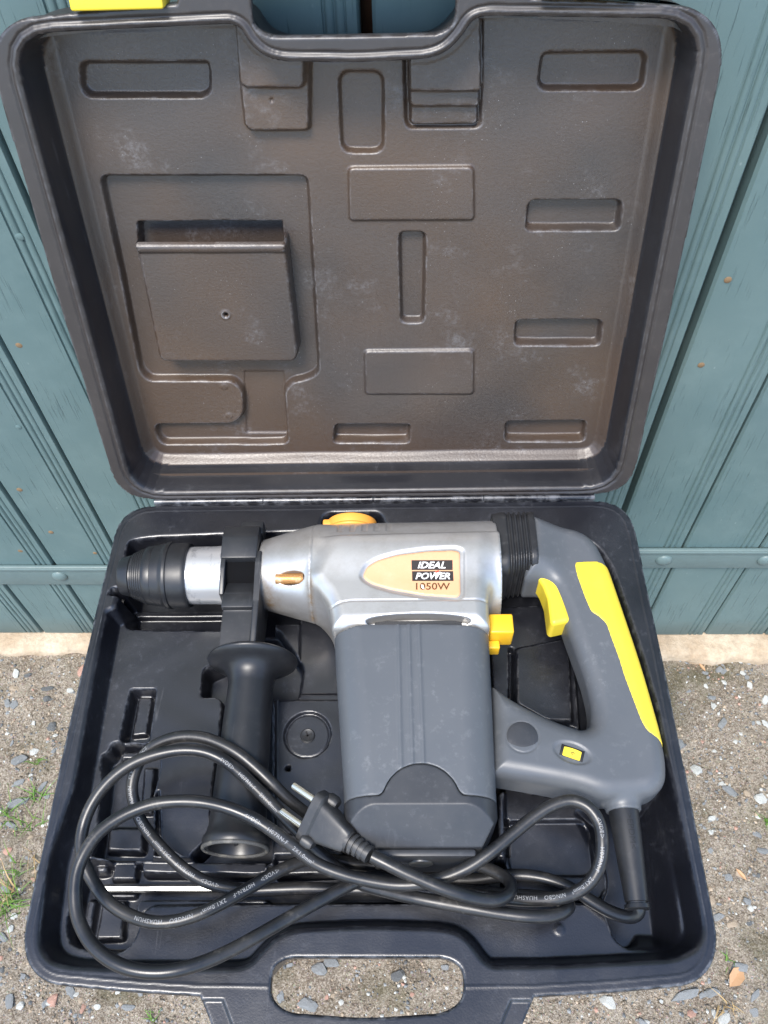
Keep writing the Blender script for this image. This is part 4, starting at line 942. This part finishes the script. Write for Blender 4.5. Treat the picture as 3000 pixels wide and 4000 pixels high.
def cord_text(parts, near, ang, h=2.55, flip=False):
    """lay print along the cord starting at the cord point nearest to near (x,y,z)"""
    i0 = int(np.argmin(np.sum((cs_-arr(near))**2, axis=1))); s0 = sl_[i0]
    vv = []; ff = []; cur = 0
    for tx in parts:
        if tx == '<' or tx == '>':
            a = np.array([(0, .5), (.9, 1), (.9, 0), (.22, .5), (.72, .82), (.72, .18)])
            if tx == '>': a[:, 0] = .9-a[:, 0]
            f = [(0, 1, 4, 3), (1, 2, 5, 4), (2, 0, 3, 5)]; v = a*h; wd = .9*h
        elif tx == ' ': cur += h*1.6; continue
        else:
            v, f = text2d(tx, 1, 0, .0, 1.12, 6); a, b = v.min(0), v.max(0); k = h/.72; v = (v-[a[0], 0])*k; wd = (b[0]-a[0])*k
        ff += [tuple(i+sum(len(q) for q in vv) for i in g) for g in f]; vv.append(v+[cur, 0]); cur += wd+h*.3
    v = np.concatenate(vv); v[:, 1] -= h/2
    s_ = s0+(-v[:, 0] if flip else v[:, 0]); t = (-v[:, 1] if flip else v[:, 1])
    s_ = np.clip(s_, 0, sl_[-1])
    c = np.stack([np.interp(s_, sl_, cs_[:, k]) for k in range(3)], 1); bb = np.stack([np.interp(s_, sl_, Bt[:, k]) for k in range(3)], 1); uu = np.stack([np.interp(s_, sl_, Ut[:, k]) for k in range(3)], 1)
    a = ang+t/RC*-1.0; rr = RC+.09
    P = c+rr*(bb*np.sin(a)[:, None]+uu*np.cos(a)[:, None])
    mesh('cord_print', P, ff, M_print, cord, False)
V1 = ['<', 'VDE', '>', ' ', 'H07RN-F', ' ', '2X1.0mm²', ' ', 'NINGBO', ' ', 'HUASHUN', ' ', 'ELECTRONICS']
cord_text(V1[:7], [(-100.4, -231.5, 26)][0], .25)
cord_text(V1[:7], [(-78.6, -272, 35)][0], .25)
cord_text(V1, [(148.1, -272.1, 29)][0], .1)
cord_text(V1, [(-101.2, -304.8, -15)][0], -.15)
cord_text(V1[:11], [(-59.4, -297.9, -2)][0], -.1)
# ---- plug
pa = arr((-37.5, -268.5, 27.0)); pb = arr((4.0, -296.5, 32.0)); ax_ = (pb-pa)/np.linalg.norm(pb-pa)
h_ = np.cross(ax_, [0, 0, 1]); h_ /= np.linalg.norm(h_); n_ = np.cross(h_, ax_)
ro = R(-32); bv_ = h_*math.cos(ro)+n_*math.sin(ro); cv_ = np.cross(bv_, ax_)
def loft(name, secs, mt, parent, n=40, ex=5.0, o=pa):
    V = []; Fc = []
    for t, wb, wc in secs:
        for i in range(n):
            q = 2*math.pi*i/n; c, s_ = math.cos(q), math.sin(q)
            V.append(o+ax_*t+bv_*wb*math.copysign(abs(c)**(2/ex), c)+cv_*wc*math.copysign(abs(s_)**(2/ex), s_))
    for k in range(len(secs)-1):
        for i in range(n): Fc.append((k*n+i, k*n+(i+1) % n, (k+1)*n+(i+1) % n, (k+1)*n+i))
    Fc.append(tuple(range(n-1, -1, -1))); Fc.append(tuple((len(secs)-1)*n+i for i in range(n)))
    ob = mesh(name, V, Fc, mt, parent); bm = bmesh.new(); bm.from_mesh(ob.data); bmesh.ops.recalc_face_normals(bm, faces=bm.faces); bm.to_mesh(ob.data); bm.free()
    return flatish(ob, 38)
plug = loft('plug', [(0, 15.5, 7.4), (.8, 17.2, 8.6), (6.5, 17.2, 8.8), (7.3, 16.2, 8.0), (8.2, 13.2, 7.2), (14, 12.2, 7.4), (26, 9.0, 6.9), (31, 7.6, 6.4), (32, 6.6, 6.0)], M_plug, dr)
plug['label'] = 'dark grey two-pin moulded plug'
for k in (-1, 1):
    loft('finger_wing', [(4.5, 3.2, 4.6), (6, 4.2, 5.6), (11, 4.2, 5.2), (13.5, 2.6, 4.0)], M_plug, plug, 20, 2.6, pa+bv_*13.5*k+cv_*5*k)
lst = []
for i in range(5):
    t = 31+i*3.7; lst += [(t, 7.2-i*.42, 6.6-i*.38), (t+2.2, 7.0-i*.42, 6.4-i*.38), (t+2.3, 5.0, 4.9), (t+3.6, 4.9, 4.8)]
loft('strain_relief', lst[:-2], M_plug, plug, 32, 2.2)
for k in (-1, 1):
    pn = lathe('pin', [(.0, 2.2), (1.2, 2.45), (19.5, 2.45), (19.6, 2.45)], tuple(pa+bv_*9.5*k-ax_*19), tuple(ax_), M_pin, plug, 20)

# ================================================================ depth rod in the front channel
rd = [(-185.7, -302.3), (-50.9, -302.4)]
rod = lathe('depth_rod', [(0, 2.2), (.8, 2.7), (rd[1][0]-rd[0][0]-.8, 2.7), (rd[1][0]-rd[0][0], 2.2)], (0, 0, 0), (1, 0, 0), M_steel, None, 6, True, 20)
rod.data.transform(Matrix.Rotation(R(30), 4, 'X'))
rod.location = (OX+.001*(rd[0][0]*math.cos(PSI)-rd[0][1]*math.sin(PSI)), OY+.001*(rd[0][0]*math.sin(PSI)+rd[0][1]*math.cos(PSI)), OZ-.0348); rod.rotation_euler = (0, 0, PSI)
tag(rod, 'shiny hexagonal steel depth rod lying in the front channel of the case', 'rod')

# ================================================================ stones, gravel, grass, leaves
def rock_mesh(seed, flat):
    r2 = random.Random(seed); bm = bmesh.new(); bmesh.ops.create_icosphere(bm, subdivisions=1, radius=1)
    pts = [Vector((r2.gauss(0, 1), r2.gauss(0, 1), r2.gauss(0, 1))).normalized() for _ in range(8)]; off = [r2.uniform(.42, .8) for _ in pts]
    pts += [Vector((r2.uniform(-.25, .25), r2.uniform(-.25, .25), 1)).normalized()]; off += [.45]
    bmesh.ops.subdivide_edges(bm, edges=bm.edges[:], cuts=1, use_grid_fill=True)
    for v in bm.verts:
        d = v.co.normalized(); m = 1
        for p_, o_ in zip(pts, off):
            k = d.dot(p_)
            if k > 0: m = min(m, o_/k)
        v.co = d*m*r2.uniform(.985, 1.015)*1.25; v.co.z *= flat
    bmesh.ops.dissolve_limit(bm, angle_limit=R(7), verts=bm.verts[:], edges=bm.edges[:]); bmesh.ops.triangulate(bm, faces=bm.faces[:])
    me = bpy.data.meshes.new('stone'); bm.to_mesh(me); bm.free(); return me
rocks = {}
for mi in range(5):
    for k in range(5):
        me = rock_mesh(mi*10+k, random.uniform(.55, .85)); me.materials.append(M_st[mi]); rocks[mi, k] = me
def put_stone(x, y, sx_, sy_, rz, mi):
    o = bpy.data.objects.new('stone', rocks[mi, random.randrange(5)]); link(o); o.parent = ground
    o.location = (x, y, gh(x, y)+min(sx_, sy_)*.16); o.scale = (sx_, sy_, min(sx_, sy_)*1.0); o.rotation_euler = (random.uniform(-.2, .2), random.uniform(-.2, .2), rz)
# the ones that stand out: position, width and height in the ground (pixels of the measured view), tint, turn
ST = [(407, -187.3, 26, 22, 1, 0.3), (445.7, -214.9, 28, 20, 0, -0.4), (480, -224.9, 20, 24, 1, 1), (380.3, -290.3, 30, 30, 2, 0.6), (365.8, -323.9, 18, 18, 3, 0), (380.5, -337.3, 16, 34, 2, 1.3), (437, -203.9, 12, 10, 1, 0), (468.3, -269.3, 12, 18, 0, 0.4), (398, -368.9, 20, 14, 0, 0.2), (437.3, -350, 14, 14, 0, 0), (438.1, -358.9, 10, 10, 1, 0), (434.5, -319.3, 16, 10, 3, -0.8), (467.8, -37.2, 16, 14, 0, 1.2), (474.2, -41.5, 12, 12, 0, 0.4), (447.9, -43.1, 14, 10, 0, 0), (500.5, -42.8, 14, 10, 1, 0), (507.2, -48.6, 12, 10, 0, 0), (448.5, -82.2, 18, 12, 0, 0.3), (442.2, -64.7, 12, 10, 1, 0), (339.7, -454, 44, 20, 0, 0.5), (372.6, -451.2, 22, 16, 0, 0.2), (411, -424.1, 26, 22, 0, 0.4), (395.8, -438.9, 12, 12, 1, 0), (421.8, -452.8, 24, 14, 0, 1), (344.2, -472.7, 16, 10, 4, 0.3), (378, -476.8, 24, 16, 1, 0.6), (416.9, -469.3, 20, 14, 0, 0.2), (-105.2, -470, 30, 26, 0, 0.2), (-93.8, -431.2, 22, 30, 0, 0.9), (0.3, -439.7, 26, 18, 2, 0.1), (-75.5, -460.1, 8, 8, 3, 0), (-66.9, -467.1, 10, 8, 1, 0), (18.1, -458.7, 8, 6, 4, 0), (-130.5, -429.2, 12, 10, 0, 0.8), (-517.9, -74.5, 30, 12, 2, 0.1), (-515.5, -89.5, 22, 14, 2, 0), (-496.5, -133.3, 22, 20, 2, 0.4), (-484.6, -168.2, 12, 12, 0, 0), (-512.8, -168.4, 24, 16, 1, 0.5), (-530.7, -180.3, 28, 22, 0, 0.3), (-524.6, -212.4, 26, 14, 0, 0.7), (-517.6, -240.4, 30, 20, 0, 0.2), (-488.7, -216.5, 22, 12, 0, 0.9), (-478.7, -230.8, 12, 12, 0, 0), (-468.1, -258.2, 14, 10, 1, 0), (-487.1, -284, 20, 14, 3, 0.3), (-519.6, -267.7, 20, 14, 0, 0.1), (-465.6, -319.5, 22, 16, 0, 0.5), (-470.9, -325.2, 14, 10, 3, 0), (-393.1, -459.9, 16, 26, 0, 0.2), (-376.9, -469.3, 10, 10, 3, 0), (-373.1, -478.7, 10, 14, 4, 0), (-317.1, -475.5, 26, 12, 0, 0.1), (-463.5, -470.5, 18, 26, 0, 0.4), (-454.9, -446.1, 12, 14, 0, 0), (-466.7, -417.2, 10, 10, 3, 0), (-511.1, -302.9, 18, 14, 4, 0.4), (-502.3, -347.8, 20, 16, 0, 0), (-485.6, -380, 14, 12, 1, 0.5), (-525, -126.7, 12, 10, 1, 0), (-559.5, -99, 22, 16, 0, 0.9), (-550.4, -55.7, 18, 10, 2, 0.2), (467, -146.3, 10, 8, 1, 0), (453.6, -119.8, 8, 6, 0, 0), (498.5, -119.5, 12, 10, 0, 0.4), (422.6, -146.6, 8, 8, 4, 0), (435.8, -159.6, 10, 8, 1, 0)]
for x, y, a, b, mi, rz in ST:
    k = 1/1500
    put_stone(x*.001, y*.001, a*k*.5*1.05, b*k*.5*1.05, rz, int(mi))
for i in range(225):
    side = random.random()
    if side < .36: x, y = random.uniform(-.58, -.30), random.uniform(-.52, -.02)
    elif side < .74: x, y = random.uniform(.28, .55), random.uniform(-.52, -.02)
    else: x, y = random.uniform(-.45, .42), random.uniform(-.54, -.42)
    s_ = abs(random.gauss(.0025, .0018))+.0014
    put_stone(x, y, s_*random.uniform(.8, 1.5), s_*random.uniform(.7, 1.1), random.uniform(0, 6.28), random.choices([0, 1, 2, 3, 4], [5, 4, 1, 2, 1])[0])
# fine gravel, one mass
ico = [(0, 0, 1), (.9, 0, -.1), (.28, .85, -.1), (-.73, .53, 0), (-.7, -.5, -.1), (.3, -.85, .05), (0, 0, -.8)]
icf = [(0, 1, 2), (0, 2, 3), (0, 3, 4), (0, 4, 5), (0, 5, 1), (6, 2, 1), (6, 3, 2), (6, 4, 3), (6, 5, 4), (6, 1, 5)]
def gravel(name, count, mt, seed, parent):
    r2 = np.random.default_rng(seed)
    x = r2.uniform(-.64, .60, count); y = r2.uniform(-.60, -.024, count); z = wav(x, y)-.004
    s_ = np.clip(r2.lognormal(-6.62, .45, count), .0005, .0034); a = r2.uniform(0, 6.28, count)
    b = arr(ico)[None]*s_[:, None, None]*r2.uniform(.6, 1.35, (count, 7, 1)); b[:, :, 2] *= .7
    X = b[:, :, 0]*np.cos(a)[:, None]-b[:, :, 1]*np.sin(a)[:, None]+x[:, None]; Y = b[:, :, 0]*np.sin(a)[:, None]+b[:, :, 1]*np.cos(a)[:, None]+y[:, None]; Z = b[:, :, 2]+z[:, None]+s_[:, None]*.2
    Q = (np.arange(count)[:, None, None]*7+arr(icf)[None].astype(int)).reshape(-1, 3)
    o = mesh(name, np.stack([X, Y, Z], -1).reshape(-1, 3), Q, mt, parent, False, 1); tag(o, None, None, None, 'stuff')
for i, (cnt, mt) in enumerate(((5000, M_st[3]), (2200, M_st[1]), (4500, M_st[0]), (20000, M_dirt), (900, M_st[4]), (4000, M_st[2]))): gravel('gravel', cnt, mt, 40+i, ground)
# grass tufts
def tuft(x, y, nb, L, spread, dry, name='grass_tuft'):
    v = []; f = []; 
    for i in range(nb):
        a = random.uniform(0, 6.28); l = L*random.uniform(.5, 1.1); w_ = random.uniform(.0006, .0013); bx, by = random.gauss(0, spread*.25), random.gauss(0, spread*.25)
        lean = random.uniform(.3, 1.2); px, py = -math.sin(a)*w_, math.cos(a)*w_; b0 = len(v)
        for k in range(5):
            t = k/4; rr = l*t*math.sin(lean)*(.5+.7*t); zz = l*t*math.cos(lean)*(1.25-.45*t); ww = 1-t*.9
            v += [(bx+math.cos(a)*rr+px*ww, by+math.sin(a)*rr+py*ww, zz), (bx+math.cos(a)*rr, by+math.sin(a)*rr, zz-w_*.5*ww), (bx+math.cos(a)*rr-px*ww, by+math.sin(a)*rr-py*ww, zz)]
        for k in range(4):
            q = b0+k*3; f += [(q, q+1, q+4, q+3), (q+1, q+2, q+5, q+4)]
    o = mesh(name, v, f, M_dry if dry else M_grass, None, True, 1); o.location = (x, y, gh(x, y)-.001); return o
tl = ['green grass tuft low by the front corner of the case, left side', 'small green grass tuft among the grey stones by the left side', 'sparse grass seedlings beside the middle of the case, left side']
TU = [([(-493, -364.1)][0], 34, .05, .03), ([(-507.8, -180.2)][0], 12, .022, .012), ([(-494.6, -230.9)][0], 18, .032, .02), ([(-493, -273.4)][0], 16, .04, .03), ([(-491.5, -325.5)][0], 12, .045, .02), ([(353.2, -411.1)][0], 16, .028, .012), ([(480.8, -251.7)][0], 10, .02, .01), ([(-522.9, -255.7)][0], 14, .035, .02), ([(-287.4, -486.8)][0], 8, .016, .01), ([(398.9, -417)][0], 5, .02, .01)]
gl = ['dense grass tuft growing beyond the left front corner of the case', 'tiny grass tuft between pale stones near the door sill', 'spreading grass tuft halfway along the left side of the case', 'trailing grass blades mixed with straw beside the case', 'long thin grass blades bending towards the case wall', 'grass tuft at the right front corner of the case', 'small bright grass tuft beside the pale round stones', 'low grass clump among blue-grey stones', 'green sprout in front of the case rim near the handle', 'few thin blades next to a large grey stone']
for (c, nb, L_, sp_), lb in zip(TU, gl):
    tag(tuft(c[0]*.001, c[1]*.001, nb, L_, sp_, False), lb, 'grass', 'grass tufts in the dirt')
sw = bpy.data.objects
for (x, y), nb, L_, lb in zip([(-490.7, -350.4), (-476.1, -302.5), (386.3, -462.8)], (10, 6, 9), (.05, .045, .03), ('dry straw blades tangled in the dense grass tuft', 'loose dry straw lying between grass blades', 'reddish dry needles lying on gravel behind the right corner')):
    tag(tuft(x*.001, y*.001, nb, L_, .02, True, 'dry_straw'), lb, 'straw', 'dry straw on the dirt')
def leaf(x, y, l, w_, rz, lb):
    P = [(-.5, 0), (-.2, .38), (.15, .42), (.5, 0), (.15, -.40), (-.2, -.36)]; v = []; 
    for k, zz in enumerate((0.0, .0006)):
        for px, py in P: v.append((px*l, py*w_, abs(py)*w_*.5+zz+.1*l*px*px))
        v.append((0, 0, zz))
    f = [(6, i, (i+1) % 6) for i in range(6)]+[(13, 7+(i+1) % 6, 7+i) for i in range(6)]+[(i, 7+i, 7+(i+1) % 6, (i+1) % 6) for i in range(6)]
    o = mesh('dry_leaf', v, f, M_leaf, None, False, 1); o.location = (x, y, gh(x, y)+.0012); o.rotation_euler = (.1, .1, rz); tag(o, lb, 'leaf', 'dry leaves on the dirt')
for (x, y), l, w_, rz, lb in zip([(365.6, -325), (435.7, -319.2), (403.4, -434), (445.1, -33.7)], (.016, .018, .03, .014), (.012, .006, .02, .005), (1.2, -.9, .8, -1), ('rounded tan leaf touching the right wall of the case', 'narrow tan leaf lying on open gravel', 'large pale crumpled leaf by the right front corner', 'slim brown leaf near the door sill')):
    leaf(x*.001, y*.001, l, w_, rz, lb)
print('objects', len(bpy.data.objects), 'tris', sum(len(m.loop_triangles) if m.calc_loop_triangles() is None else 0 for m in bpy.data.meshes))
